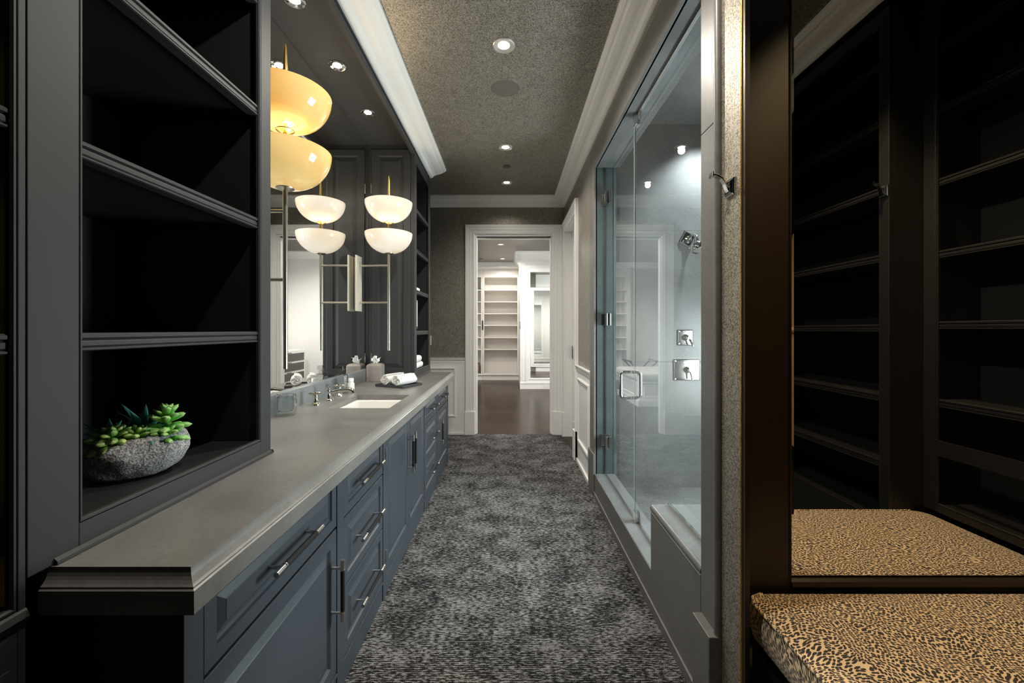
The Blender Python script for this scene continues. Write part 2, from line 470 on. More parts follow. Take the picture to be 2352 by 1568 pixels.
def struct(o, label=None, cat=None):
    o['kind'] = 'structure'
    if label: o['label'] = label
    if cat: o['category'] = cat
    return o
def box(name, mat, parent, *a, bevel=0.0):
    return MB().box(*a).build(name, mat, parent, bevel)
def link_copy(o, parent=None):
    c = o.copy(); COL.objects.link(c)
    if parent is not None: c.parent = parent
    for ch in o.children: link_copy(ch, c)
    return c
fX = lambda c, s: (lambda u, v, d: (c + s * d, u, v))      # wall at X = c, facing s, u = Y, v = Z
fY = lambda c, s: (lambda u, v, d: (u, c + s * d, v))      # wall at Y = c, facing s, u = X, v = Z
fZ = lambda c, s: (lambda u, v, d: (u, v, c + s * d))

# ------------------------------------------------------------------ constants
ZC = 2.85      # ceiling
ZS = 2.785     # soffit
XB = -0.795    # near bookcase face
XT = -0.775    # tower face
XM = -1.15     # vanity mirror
XW = 0.67      # aisle wall
YW = 5.03      # end wall
ZK = 0.864     # counter top

# ------------------------------------------------------------------ setting
fl = struct(MB().box(-1.6, 2.2, -1.7, YW + 0.005, -0.05, 0).build('floor', 'carpet'), 'charcoal carpet with pale cross-woven flecks', 'carpet')
cl = MB().box(-1.4, 0.80, -1.7, YW + 0.1, ZC, ZC + 0.1).box(0.80, 2.14, -1.7, 1.38, ZC, ZC + 0.1)
struct(cl.build('ceiling', 'paper'), 'ceiling papered in mottled taupe metallic wallpaper', 'ceiling')
struct(MB().box(-1.40, -1.27, -1.7, YW + 0.1, 0, ZC).box(-1.27, XM - 0.006, 1.38, 4.05, 0, ZC).build('wall_left', 'paint'))
wb = MB().box(-1.4, -0.4236, YW, YW + 0.13, 0, 3.0).box(0.5294, 0.80, YW, YW + 0.13, 0, 3.0).box(-0.4236, 0.5294, YW, YW + 0.13, 2.43, 3.0)
struct(wb.build('wall_back', 'paper'))
wr = (MB().box(XW, 0.80, 1.30, 1.38, 0, ZC).box(XW, 0.80, 1.38, 3.17, 2.53, ZC).box(XW, 0.80, 3.17, 4.13, 0, ZC)
      .box(XW, 0.80, 4.13, 4.94, 2.44, ZC).box(XW, 0.80, 4.94, YW, 0, ZC))
wro = struct(wr.build('wall_right', 'paper'))
struct(MB().box(-1.4, 2.14, -1.75, -1.65, 0, ZC).build('wall_near', 'nook_paint'))
struct(MB().box(0.80, 2.14, 1.30, 1.38, 0, ZC + 0.1).build('wall_nook', 'nook_paint'))
struct(MB().box(2.06, 2.14, -1.7, 1.30, 0, ZC).build('wall_nook_side', 'nook_paint'))
# glitter papered return beside the nook
gw = struct(MB().box(0.655, 0.668, 1.166, 1.300, 0, ZC - 0.09).build('wall_glitter', 'glitter'), 'narrow wall return papered in glittering gold flake', 'wall')
MB().tube([(0.6565, 1.168, 0), (0.6565, 1.168, ZC - 0.09)], 0.004, 12).build('gilt_edge', 'gilt', gw, smooth=True)
MB().tube([(0.6565, 1.284, 0), (0.6565, 1.284, ZC - 0.09)], 0.004, 12).build('gilt_edge', 'gilt', gw, smooth=True)
tr = struct(MB().box(0.6565, 0.670, 1.152, 1.1655, 0, ZC - 0.09).build('trim_7', 'nook_frame'))

# soffit over the vanity with its fascia
so = MB().box(XM - 0.01, -0.80, 1.378, 3.393, ZS, ZC)
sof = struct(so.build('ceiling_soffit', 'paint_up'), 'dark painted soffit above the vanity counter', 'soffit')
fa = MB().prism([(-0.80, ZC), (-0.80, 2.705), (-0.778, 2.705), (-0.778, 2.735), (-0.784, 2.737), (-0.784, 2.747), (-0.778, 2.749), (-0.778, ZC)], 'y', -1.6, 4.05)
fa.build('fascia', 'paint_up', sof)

# crown mouldings
def crown_prof(p, h):
    # (out from wall, down from ceiling)
    return [(0, 0.003), (p, 0.003), (p, -0.016 * h / 0.085), (p * 0.93, -0.022 * h / 0.085), (p * 0.93, -0.026 * h / 0.085), (p * 0.88, -0.028 * h / 0.085), (p * 0.88, -0.032 * h / 0.085),
            (p * 0.80, -0.034 * h / 0.085), (p * 0.72, -0.042 * h / 0.085), (p * 0.55, -0.050 * h / 0.085), (p * 0.38, -0.055 * h / 0.085), (p * 0.24, -0.064 * h / 0.085),
            (p * 0.17, -0.076 * h / 0.085), (p * 0.15, -0.080 * h / 0.085), (p * 0.06, -0.085 * h / 0.085), (0, -h)]
pr = crown_prof(0.157, 0.088)
struct(MB().prism([(XT - 0.003 + a, ZC + b) for a, b in pr], 'y', -1.65, 4.07).build('trim_1', 'white'), 'white crown moulding along the vanity soffit', 'crown moulding')
pr2 = crown_prof(0.142, 0.095)
cr = MB(); n = len(pr2)
vs = []
for (a, b) in pr2: vs += [(XW - a, -1.65 if False else 1.17, ZC + b), (XW - a, YW - 1.35 * a, ZC + b), (-1.27, YW - 1.35 * a, ZC + b)]
fs = []
for i in range(n):
    j = (i + 1) % n
    for k in range(2): fs.append((i * 3 + k, i * 3 + k + 1, j * 3 + k + 1, j * 3 + k))
fs += [tuple(i * 3 for i in range(n)), tuple(i * 3 + 2 for i in range(n))]
cr.add(vs, fs)
struct(cr.build('trim_2', 'white'), 'white crown moulding above the shower and the end wall', 'crown moulding')

# ---- end wall: door casing, wainscot, switch
CAS = [(0, 0), (0, 0.018), (0.012, 0.024), (0.020, 0.018), (0.045, 0.020), (0.050, 0.026), (0.078, 0.028), (0.084, 0.034), (0.108, 0.036), (0.112, 0.030), (0.112, 0)]
f = fY(YW, -1)
dr = struct(MB().sweep(f, -0.4236, 0.5294, 0, 2.43, CAS, closed=False).build('door_1', 'white'), 'white moulded casing of the opening into the dressing room', 'door casing')
MB().box(-0.4236, -0.405, YW - 0.002, YW + 0.14, 0, 2.412).box(0.511, 0.5294, YW - 0.002, YW + 0.14, 0, 2.412).box(-0.4236, 0.5294, YW - 0.002, YW + 0.14, 2.412, 2.43).build('jamb_lining', 'white', dr)
MB().box(-0.402, 0.508, YW + 0.04, YW + 0.075, 2.407, 2.412).build('pocket_track', 'dark_gap', dr)
for x0 in (-0.405, 0.499): MB().box(x0, x0 + 0.012, YW + 0.03, YW + 0.085, 0, 2.40).build('door_stop', 'white', dr)
MB().box(-0.405, 0.511, YW + 0.085, YW + 0.12, 2.394, 2.412).build('door_stop', 'white', dr)
for x0, x1 in ((-0.541, -0.418), (0.524, 0.646)):
    MB().box(x0, x1, YW - 0.042, YW, 0, 0.285).build('plinth_block', 'white', dr, bevel=0.004)
MB().sweep(fY(YW + 0.13, 1), -0.4236, 0.5294, 0, 2.43, CAS, closed=False).build('rear_casing', 'white', dr)
PM = [(0, 0), (0, 0.006), (0.006, 0.014), (0.016, 0.016), (0.022, 0.010), (0.026, 0.010), (0.026, 0)]
RAIL = [(0, 0.862), (0.010, 0.862), (0.014, 0.880), (0.012, 0.896), (0.024, 0.903), (0.026, 0.910), (0.020, 0.914), (0.032, 0.920), (0.034, 0.930), (0, 0.930)]
ws = struct(MB().box(-1.27, -0.541, YW - 0.010, YW, 0, 0.87).build('wall_wainscot_back', 'white'), 'white panelled wainscot on the end wall beside the doorway', 'wainscot')
MB().prism([(YW - a, z) for a, z in RAIL], 'x', -1.27, -0.537).build('chair_rail', 'white', ws)
MB().sweep(fY(YW - 0.010, -1), -1.18, -0.676, 0.24, 0.79, PM).build('panel_moulding', 'white', ws)
MB().box(-1.27, -0.541, YW - 0.022, YW - 0.010, 0, 0.022).build('shoe_moulding', 'white', ws)
sw = thing('light_switch', 'white light switch plate beside the tall cabinet on papered wall', 'light switch', (-0.985, YW, 1.14))
MB().box(-1.02, -0.948, YW - 0.006, YW, 1.085, 1.20).build('plate', 'plastic', sw, bevel=0.002)
MB().box(-0.996, -0.972, YW - 0.010, YW - 0.006, 1.118, 1.168).build('rocker', 'plastic', sw, bevel=0.001)

# ---- right wall beyond the shower: wainscot, door
w2 = struct(MB().box(XW - 0.010, XW, 3.335, 4.02, 0, 0.87).build('wall_wainscot_right', 'white'), 'white panelled wainscot between the shower and the side door', 'wainscot')
MB().prism([(XW - a, z) for a, z in RAIL], 'y', 3.335, 4.025).build('chair_rail', 'white', w2)
MB().sweep(fX(XW - 0.010, -1), 3.43, 3.92, 0.24, 0.79, PM).build('panel_moulding', 'white', w2)
MB().box(XW - 0.024, XW - 0.010, 3.335, 4.02, 0, 0.03).build('shoe_moulding', 'white', w2)
d2 = struct(MB().sweep(fX(XW, -1), 4.13, 4.92, 0, 2.44, CAS, closed=False).build('door_2', 'white'), 'white panelled side door with moulded casing', 'door')
MB().box(XW - 0.002, 0.78, 4.13, 4.148, 0, 2.425).box(XW - 0.002, 0.78, 4.902, 4.94, 0, 2.425).box(XW - 0.002, 0.78, 4.13, 4.94, 2.425, 2.44).build('jamb_lining', 'white', d2)
dl = MB()
dl.box(0.745, 0.785, 4.148, 4.902, 0.012, 2.425)
for z0, z1 in ((0.20, 0.92), (1.05, 2.28)):
    dl.rings(fX(0.745, -1), 4.26, 4.79, z0, z1, [(0, 0), (0, 0.012), (0.02, 0.012), (0.03, 0.003), (0.06, 0.010)])
dl.build('door_leaf', 'white', d2)
MB().box(0.741, 0.7455, 4.855, 4.90, 0.93, 1.08).build('edge_pull', 'black', d2)
MB().box(0.66, 0.80, 4.148, 4.902, -0.01, 0.006).build('threshold', 'wood', d2)
MB().box(XW - 0.04, XW, 4.018, 4.142, 0, 0.285).build('plinth_block', 'white', d2, bevel=0.004)
MB().box(XW - 0.04, XW, 4.91, 5.015, 0, 0.285).build('plinth_block', 'white', d2, bevel=0.004)

# ------------------------------------------------------------------ recessed lamps
def downlight(name, label, x, y, z, r, lens, power, group, col=(1.0, 0.93, 0.82), spot=152, blend=0.5, deep=0.03, ringmat='reflector', size=0.028, tilt=None):
    t = thing(name, label, 'downlight', (x, y, z), group)
    MB().lathe([(r, 0), (r, -0.004), (r * 0.92, -0.007), (r * 0.74, -0.005), (r * 0.54, -0.001), (r * 0.54, 0.0)], (x, y, z - 0.0005), 28).build('trim_ring', ringmat, t, smooth=True)
    MB().lathe([(r * 0.54, -0.001), (r * 0.3, -0.003), (0.002, -0.0035)], (x, y, z - 0.0005), 24).build('lens', lens, t, smooth=True)
    L = bpy.data.lights.new(name + '_lamp', 'SPOT'); L.energy = power; L.color = col
    L.spot_size = R(spot); L.spot_blend = blend; L.shadow_soft_size = size
    lo = bpy.data.objects.new('lamp', L); COL.objects.link(lo); lo.parent = t; lo.location = (0, 0, -0.03)
    if tilt: lo.rotation_euler = tilt
    return t
downlight('recessed_downlight', 'recessed ceiling downlight in front of the round speaker grille', -0.031, 2.293, ZC, 0.062, 'lamp_on', P_AISLE, 'aisle ceiling downlights')
downlight('recessed_downlight', 'recessed ceiling downlight between the speaker grille and the small sensor disc', -0.034, 3.577, ZC, 0.062, 'lamp_on', P_AISLE * 0.5, 'aisle ceiling downlights')
downlight('recessed_downlight', 'recessed ceiling downlight closest to the end wall cornice, past the sensor disc', -0.030, 4.437, ZC, 0.062, 'lamp_on', P_AISLE * 0.10, 'aisle ceiling downlights')
downlight('recessed_downlight', 'recessed ceiling downlight above the front end of the aisle carpet', -0.03, 1.01, ZC, 0.062, 'lamp_on', P_AISLE * 1.0, 'aisle ceiling downlights')
SL = [('recessed soffit downlight above the bookcase end of the counter', 1.896), ('glowing recessed soffit downlight above the sink faucet', 2.366), ('recessed soffit downlight beside the tall cabinet doors', 2.879)]
for lab, y in SL:
    downlight('soffit_downlight', lab, -0.985, y, ZS, 0.048, 'lamp_dim', P_SOFFIT, 'soffit downlights', col=(1, 0.95, 0.88), spot=120, ringmat='chrome', size=0.03)
sp = thing('ceiling_speaker', 'flush round speaker grille in the papered ceiling', 'speaker', (-0.03, 2.70, ZC))
MB().lathe([(0.112, 0), (0.110, -0.004), (0.094, -0.004), (0.093, 0)], (-0.03, 2.70, ZC), 40).build('rim', 'paper', sp, smooth=True)
MB().lathe([(0.093, -0.001), (0.05, -0.004), (0.001, -0.005)], (-0.03, 2.70, ZC), 40).build('grille', 'speaker', sp, smooth=True)
sn = thing('ceiling_sensor', 'small round taupe sensor disc in the papered ceiling', 'sensor', (-0.025, 4.0, ZC))
MB().lathe([(0.037, 0), (0.037, -0.006), (0.030, -0.009), (0.001, -0.009)], (-0.025, 4.0, ZC), 28).build('disc', 'speaker', sn, smooth=True)

# ------------------------------------------------------------------ left: bookcases and tower
def shelf_prof(x, z, h=0.034):
    """moulded shelf nose, profile in (x, z), top at z, front at x"""
    return [(x - 0.03, z), (x - 0.004, z), (x, z - 0.003), (x, z - 0.009), (x - 0.005, z - 0.011), (x - 0.002, z - 0.016), (x - 0.002, z - 0.024),
            (x - 0.005, z - 0.027), (x, z - 0.029), (x, z - h + 0.002), (x - 0.003, z - h), (x - 0.03, z - h)]
def bead(mb, x, y0, y1, z0, z1, w=0.008, d=0.004):
    mb.sweep(fX(x, 1), y0 + w, y1 - w, z0 + w, z1 - w, [(0, -0.012), (0, -0.004), (w * 0.3, 0.0), (w * 0.7, 0.0), (w, -0.004), (w, -0.012)])
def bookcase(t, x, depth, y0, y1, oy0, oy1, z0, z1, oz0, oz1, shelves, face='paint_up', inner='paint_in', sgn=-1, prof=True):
    """frame in the plane X = x, opening towards +X (sgn -1: body runs to -X)"""
    b = x + sgn * depth
    MB().box(x, x + sgn * 0.022, y0, oy0, z0, z1).build('stile', face, t, bevel=0.0015)
    MB().box(x, x + sgn * 0.022, oy1, y1, z0, z1).build('stile', face, t, bevel=0.0015)
    MB().box(x, x + sgn * 0.022, oy0, oy1, z0, oz0).build('bottom_rail', face, t, bevel=0.0015)
    MB().box(x, x + sgn * 0.022, oy0, oy1, oz1, z1).build('top_rail', face, t)
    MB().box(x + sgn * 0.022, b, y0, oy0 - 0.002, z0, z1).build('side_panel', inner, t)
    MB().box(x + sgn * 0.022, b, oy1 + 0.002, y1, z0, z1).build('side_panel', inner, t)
    MB().box(b, b - sgn * 0.012, oy0 - 0.002, oy1 + 0.002, z0, z1).build('back_panel', face, t)
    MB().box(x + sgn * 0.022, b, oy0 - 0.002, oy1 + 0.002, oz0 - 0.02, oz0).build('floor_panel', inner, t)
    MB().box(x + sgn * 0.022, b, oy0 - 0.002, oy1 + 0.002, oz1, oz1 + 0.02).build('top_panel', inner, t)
    m = MB()
    if sgn < 0: bead(m, x, oy0, oy1, oz0, oz1)
    else:
        m.sweep(fX(x, -1), oy0 + 0.008, oy1 - 0.008, oz0 + 0.008, oz1 - 0.008, [(0, -0.012), (0, -0.004), (0.0024, 0), (0.0056, 0), (0.008, -0.004), (0.008, -0.012)])
    m.build('bead_moulding', face, t)
    for z in shelves:
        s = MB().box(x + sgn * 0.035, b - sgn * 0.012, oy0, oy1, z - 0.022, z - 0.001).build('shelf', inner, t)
        pp = shelf_prof(0, z)
        MB().prism([(x + sgn * 0.006 - sgn * 1 * 0 + (-sgn) * px_ * 1.0, pz) for px_, pz in pp], 'y', oy0 + 0.001, oy1 - 0.001).build('shelf_edge', face, s)
SH = (1.269, 1.631, 1.990, 2.345)
bk = thing('bookcase', 'tall dark grey open bookcase standing on the counter holding a stone planter', 'bookcase', (-1.0, 1.03, ZK))
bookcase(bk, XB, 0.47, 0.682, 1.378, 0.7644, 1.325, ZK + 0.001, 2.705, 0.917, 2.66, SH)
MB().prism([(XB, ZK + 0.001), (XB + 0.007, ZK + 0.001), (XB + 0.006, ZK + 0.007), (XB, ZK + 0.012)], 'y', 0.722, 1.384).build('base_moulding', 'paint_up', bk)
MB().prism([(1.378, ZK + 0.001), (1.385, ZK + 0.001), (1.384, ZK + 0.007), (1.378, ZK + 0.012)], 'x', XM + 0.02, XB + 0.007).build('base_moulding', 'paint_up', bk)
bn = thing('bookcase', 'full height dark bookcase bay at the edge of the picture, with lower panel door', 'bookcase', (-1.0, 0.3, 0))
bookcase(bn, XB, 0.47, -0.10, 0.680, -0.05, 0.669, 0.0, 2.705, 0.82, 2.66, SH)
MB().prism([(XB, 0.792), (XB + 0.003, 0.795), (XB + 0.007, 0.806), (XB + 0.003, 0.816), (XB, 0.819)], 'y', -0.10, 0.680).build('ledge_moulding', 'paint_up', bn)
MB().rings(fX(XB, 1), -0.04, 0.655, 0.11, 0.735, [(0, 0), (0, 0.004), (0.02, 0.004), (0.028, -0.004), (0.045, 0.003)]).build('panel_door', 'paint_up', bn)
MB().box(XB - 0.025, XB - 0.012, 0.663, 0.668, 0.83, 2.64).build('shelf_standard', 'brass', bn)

tw = thing('tall_cabinet', 'tall dark cabinet tower at the counter end with raised panel side and open shelves', 'cabinet', (-1.0, 3.7, ZK))
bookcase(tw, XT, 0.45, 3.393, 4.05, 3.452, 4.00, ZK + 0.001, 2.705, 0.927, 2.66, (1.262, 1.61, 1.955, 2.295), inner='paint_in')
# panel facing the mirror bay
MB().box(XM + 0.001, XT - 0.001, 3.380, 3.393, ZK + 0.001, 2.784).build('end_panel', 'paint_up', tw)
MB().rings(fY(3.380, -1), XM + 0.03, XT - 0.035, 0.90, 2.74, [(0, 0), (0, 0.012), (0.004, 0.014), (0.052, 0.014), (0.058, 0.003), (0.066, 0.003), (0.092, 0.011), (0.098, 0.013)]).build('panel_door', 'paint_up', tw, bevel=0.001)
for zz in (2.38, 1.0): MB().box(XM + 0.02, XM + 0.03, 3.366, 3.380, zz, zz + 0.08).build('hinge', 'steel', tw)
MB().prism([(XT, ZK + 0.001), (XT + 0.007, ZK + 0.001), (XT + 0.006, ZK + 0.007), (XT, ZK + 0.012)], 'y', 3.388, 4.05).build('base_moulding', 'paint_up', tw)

# ------------------------------------------------------------------ vanity mirror
mi = MB().box(XM - 0.006, XM, 1.380, 3.378, 0.963, ZS - 0.002)
tag(mi.build('wall_mirror', 'mirror'), 'large frameless wall mirror above the vanity backsplash', 'mirror')

# ------------------------------------------------------------------ countertop with backsplash, sink, faucet
ct = thing('countertop', 'long grey stone countertop with moulded front edge', 'countertop', (-0.85, 2.3, 0.79))
SX0, SX1, SY0, SY1 = -0.955, -0.628, 2.165, 2.60
xi, yi0, yi1 = -0.553, 0.718, 4.015
zt, zb = ZK, 0.789
c = MB()
zs = zt - 0.028
c.box(XM, SX0, yi0, yi1, zs, zt).box(SX1, xi, yi0, yi1, zs, zt).box(SX0, SX1, yi0, SY0, zs, zt).box(SX0, SX1, SY1, yi1, zs, zt)
edge = [(0, zt), (0.0005, zt - 0.004), (0.0015, zt - 0.009), (0.0035, zt - 0.015), (0.0065, zt - 0.020), (0.0105, zt - 0.0245), (0.0145, zt - 0.0275), (0.0145, zt - 0.0305), (0.018, zt - 0.0325), (0.018, zb + 0.003), (0.015, zb), (-0.02, zb), (-0.02, zs), (0, zs)]
vs = []; fs = []; n = len(edge)
for (o, z) in edge:
    vs += [(XB + 0.001 if o == 99 else -0.80, yi0 - o * 0.9, z), (xi + o, yi0 - o * 0.9, z), (xi + o, yi1 + o, z), (XM, yi1 + o, z)]
for i in range(n):
    j = (i + 1) % n
    for k in range(3): fs.append((i * 4 + k, i * 4 + k + 1, j * 4 + k + 1, j * 4 + k))
fs += [tuple(i * 4 for i in range(n)), tuple(i * 4 + 3 for i in range(n))]
c.add(vs, fs)
c.build('slab', 'counter', ct)
MB().prism([(XM + 0.0005, ZK), (XM + 0.018, ZK), (XM + 0.018, 0.958), (XM + 0.014, 0.963), (XM + 0.0005, 0.963)], 'y', 1.388, 3.376).build('backsplash', 'splash', ct)
sk = thing('sink', 'white rectangular undermount sink basin', 'sink', (-0.79, 2.38, 0.66))
s = MB()
s.rings(fZ(zs - 0.001, -1), SX0 - 0.02, SX1 + 0.02, SY0 - 0.02, SY1 + 0.02, [(0, 0), (0.022, 0), (0.03, 0.012), (0.045, 0.11), (0.065, 0.128)])
sb = s.build('basin', 'porcelain', sk, bevel=0.012, seg=3)
sb.data.polygons[0].use_smooth = False
bmx = bmesh.new(); bmx.from_mesh(sb.data); bmx.faces.ensure_lookup_table()
bmesh.ops.delete(bmx, geom=[fc for fc in bmx.faces if len(fc.verts) == 4 and abs(fc.calc_center_median().z - (zs - 0.001)) < 1e-5 and fc.calc_area() > 0.1], context='FACES')
bmx.to_mesh(sb.data); bmx.free()
MB().lathe([(0.02, 0), (0.02, 0.003), (0.012, 0.002), (0.002, 0.001)], (-0.80, 2.38, zs - 0.1285), 20).build('drain', 'chrome', sk, smooth=True)

fc_ = thing('faucet', 'polished nickel widespread faucet with lever and cross handles behind the sink', 'faucet', (-1.05, 2.40, ZK))
def bellbase(c, h, r=0.026):
    return MB().lathe([(r, 0), (r, 0.006), (r * 0.9, 0.010), (r * 0.75, 0.013), (r * 0.62, h * 0.45), (r * 0.5, h * 0.75), (r * 0.56, h * 0.85), (r * 0.5, h * 0.95), (r * 0.3, h)], c, 20)
bellbase((-1.05, 2.40, ZK), 0.062, 0.028).build('spout_base', 'chrome', fc_, smooth=True)
MB().tube([(-1.05, 2.40, ZK + 0.045), (-1.01, 2.40, ZK + 0.052), (-0.97, 2.40, ZK + 0.058), (-0.935, 2.40, ZK + 0.062), (-0.915, 2.40, ZK + 0.058), (-0.905, 2.40, ZK + 0.042)], [0.012, 0.012, 0.012, 0.014, 0.015, 0.013], 12).build('spout', 'chrome', fc_, smooth=True)
for yy in (2.25, 2.56):
    h = bellbase((-1.055, yy, ZK), 0.058).build('handle', 'chrome', fc_, smooth=True)
    MB().tube([(-1.085, yy - 0.012, ZK + 0.064), (-1.055, yy, ZK + 0.064), (-1.025, yy + 0.012, ZK + 0.064)], [0.005, 0.008, 0.005], 10).tube([(-1.043, yy - 0.03, ZK + 0.064), (-1.055, yy, ZK + 0.064), (-1.067, yy + 0.03, ZK + 0.064)], [0.005, 0.008, 0.005], 10).lathe([(0.008, 0.056), (0.010, 0.064), (0.007, 0.074), (0.001, 0.077)], (-1.055, yy, ZK), 12).build('cross_lever', 'chrome', h, smooth=True)
MB().lathe([(0.008, 0.06), (0.012, 0.066), (0.006, 0.072), (0.010, 0.078), (0.001, 0.083)], (-1.05, 2.40, ZK), 12).build('lift_knob', 'chrome', fc_, smooth=True)

# ------------------------------------------------------------------ vanity base cabinets
XF = -0.592
def bar_handle(parent, y, z, L, vertical, x=XF):
    r = 0.0055; xo = x + 0.034
    def P(t, dx): return (x + dx, y, z + t) if vertical else (x + dx, y + t, z)
    m = MB()
    for s in (-1, 1):
        m.tube([P(s * L * 0.365, -0.006), P(s * L * 0.365, 0.034)], 0.0046, 8)
        m.tube([P(s * L * 0.5, 0.034), P(s * L * 0.34, 0.034)], 0.0070, 12)
        m.tube([P(s * L * 0.345, 0.034), P(s * L * 0.33, 0.034)], 0.0082, 12)
    m.tube([P(-L * 0.49, 0.034), P(L * 0.49, 0.034)], 0.004, 8)
    h = m.build('handle', 'steel', parent, smooth=True)
    MB().tube([P(-L * 0.33, 0.034), P(L * 0.33, 0.034)], 0.0072, 12).build('handle_grip', 'leather', parent, smooth=True)
FP = [(0, 0), (0, 0.016), (0.002, 0.018), (0.036, 0.018), (0.039, 0.0125), (0.044, 0.0085), (0.048, 0.0085), (0.064, 0.0165), (0.066, 0.018)]
FPd = [(0, 0), (0, 0.016), (0.002, 0.018), (0.046, 0.018), (0.050, 0.014), (0.054, 0.0095), (0.060, 0.0095), (0.080, 0.0165), (0.083, 0.018)]
def drawer(t, y0, y1, z0, z1, L=0.25):
    d = MB().rings(fX(XF - 0.0195, 1), y0, y1, z0, z1, FP).build('drawer', 'paint', t)
    bar_handle(d, (y0 + y1) / 2, (z0 + z1) / 2, L, False)
def door(t, y0, y1, z0, z1, hy, hz, hinge_y=None, L=0.205):
    d = MB().rings(fX(XF - 0.0195, 1), y0, y1, z0, z1, FPd).build('door', 'paint', t)
    bar_handle(d, hy, hz, L, True)
    if hinge_y:
        for hz_ in (z1 - 0.10, z0 + 0.09):
            MB().tube([(XF + 0.001, hinge_y, hz_ - 0.03), (XF + 0.001, hinge_y, hz_ + 0.03)], 0.0045, 8).build('hinge', 'steel', d, smooth=True)
def unit(label, y0, y1, oy0, oy1, name='vanity_cabinet', cat='cabinet', top=0.7885):
    t = thing(name, label, cat, (-0.85, (y0 + y1) / 2, 0), 'vanity base cabinets')
    MB().box(XM, XF - 0.020, y0, y1, 0.02, top).build('carcass', 'paint_in', t)
    fr = MB().box(XF - 0.020, XF, y0, oy0, 0.0, 0.7885).box(XF - 0.020, XF, oy1, y1, 0.0, 0.7885).box(XF - 0.020, XF, oy0, oy1, 0.779, 0.7885)
    fr.build('face_frame', 'paint', t)
    MB().prism([(XF - 0.02, 0), (XF - 0.004, 0), (XF - 0.004, 0.075), (XF, 0.080), (XF, 0.093), (XF - 0.02, 0.096)], 'y', oy0, oy1).build('plinth', 'paint', t)
    return t
u = unit('dark grey vanity cabinet at the open counter end, drawer over a wide door', 0.753, 1.45, 0.80, 1.423)
drawer(u, 0.803, 1.420, 0.600, 0.776, 0.245); door(u, 0.803, 1.420, 0.100, 0.592, 1.385, 0.402)
MB().box(XM, XF - 0.001, 0.752, 0.7535, 0.0, 0.788).build('end_panel', 'paint_in', u)
u = unit('dark grey stack of three vanity drawers before the sink', 1.45, 1.963, 1.480, 1.940)
for z0, z1 in ((0.600, 0.776), (0.348, 0.595), (0.100, 0.343)): drawer(u, 1.483, 1.937, z0, z1, 0.27)
u = unit('dark grey double-door vanity cabinet under the sink', 1.963, 2.897, 1.987, 2.884, top=0.655)
door(u, 1.990, 2.433, 0.100, 0.776, 2.405, 0.553, 1.981, 0.225); door(u, 2.438, 2.881, 0.100, 0.776, 2.466, 0.553, 2.890, 0.225)
u = unit('dark grey stack of three vanity drawers just past the sink', 2.897, 3.410, 2.914, 3.385)
for z0, z1 in ((0.600, 0.776), (0.348, 0.595), (0.100, 0.343)): drawer(u, 2.917, 3.382, z0, z1, 0.24)
u = unit('dark grey vanity cabinet at the doorway end, small drawer over a door', 3.410, 4.0, 3.430, 3.965)
drawer(u, 3.433, 3.962, 0.600, 0.776, 0.24); door(u, 3.433, 3.962, 0.100, 0.592, 3.470, 0.42)

# ------------------------------------------------------------------ sconces
def sconce(label, y, glass, bulb):
    X0 = -0.897
    t = thing('wall_sconce', label, 'sconce', (XM, y, 1.60), 'vanity sconces')
    MB().box(XM + 0.001, XM + 0.022, y - 0.022, y + 0.022, 1.425, 1.805).build('backplate', 'nickel_rod', t, bevel=0.002)
    MB().box(XM + 0.022, XM + 0.034, y - 0.055, y + 0.055, 1.41, 1.82).build('cover_plate', 'backplate', t, bevel=0.002)
    for z in (1.749, 1.474):
        MB().tube([(XM + 0.03, y, z), (X0, y, z)], 0.0075, 12).build('arm', 'nickel_rod', t, smooth=True)
    MB().tube([(X0, y, 1.118), (X0, y, 1.845)], 0.0095, 14).build('stem', 'nickel_rod', t, smooth=True)
    MB().tube([(X0, y, 2.0), (X0, y, 2.085)], 0.009, 12).build('brass_link', 'brass', t, smooth=True)
    MB().tube([(X0, y, 2.085), (X0, y, 2.25), (X0, y, 2.40), (X0, y, 2.416)], [0.011, 0.0105, 0.006, 0.003], 12).build('finial', 'brass', t, smooth=True)
    rr, hh = 0.172, 0.150
    prof = []
    N = 12
    for i in range(N + 1):
        a = (math.pi / 2) * i / N
        prof.append((max(0.010, rr * math.sin(a) ** 0.92), hh * (1 - math.cos(a) ** 1.05)))
    inner = [(max(0.010, (r - 0.005)), z + 0.004 * (1 - z / hh)) for r, z in reversed(prof)]
    for zb_, cup in ((2.069, 'brass'), (1.838, 'nickel_rod')):
        b = MB().lathe([(r, z) for r, z in prof] + inner, (X0, y, zb_), 48, cap=False).build('bowl_shade', glass, t, smooth=True)
        MB().lathe([(0.012, -0.006), (0.034, 0.004), (0.036, 0.010), (0.010, 0.012)], (X0, y, zb_ - 0.004), 24).build('cup', cup, b, smooth=True)
        L = bpy.data.lights.new('bowl_lamp', 'POINT'); L.energy = bulb; L.color = (1.0, 0.80, 0.52); L.shadow_soft_size = 0.04
        lo = bpy.data.objects.new('lamp', L); COL.objects.link(lo); lo.parent = t; lo.location = Vector((X0 - 0.0, y + 0.05, zb_ + 0.10)) - Vector((XM, y, 1.60))
    return t
sconce('two-tier amber-glowing opal glass bowl sconce next to the dark bookcase', 1.655, 'opal_amber_glow', P_BOWL)
sconce('two-tier ivory glass bowl sconce in front of the tall cabinet', 3.077, 'opal_white', P_BOWL)

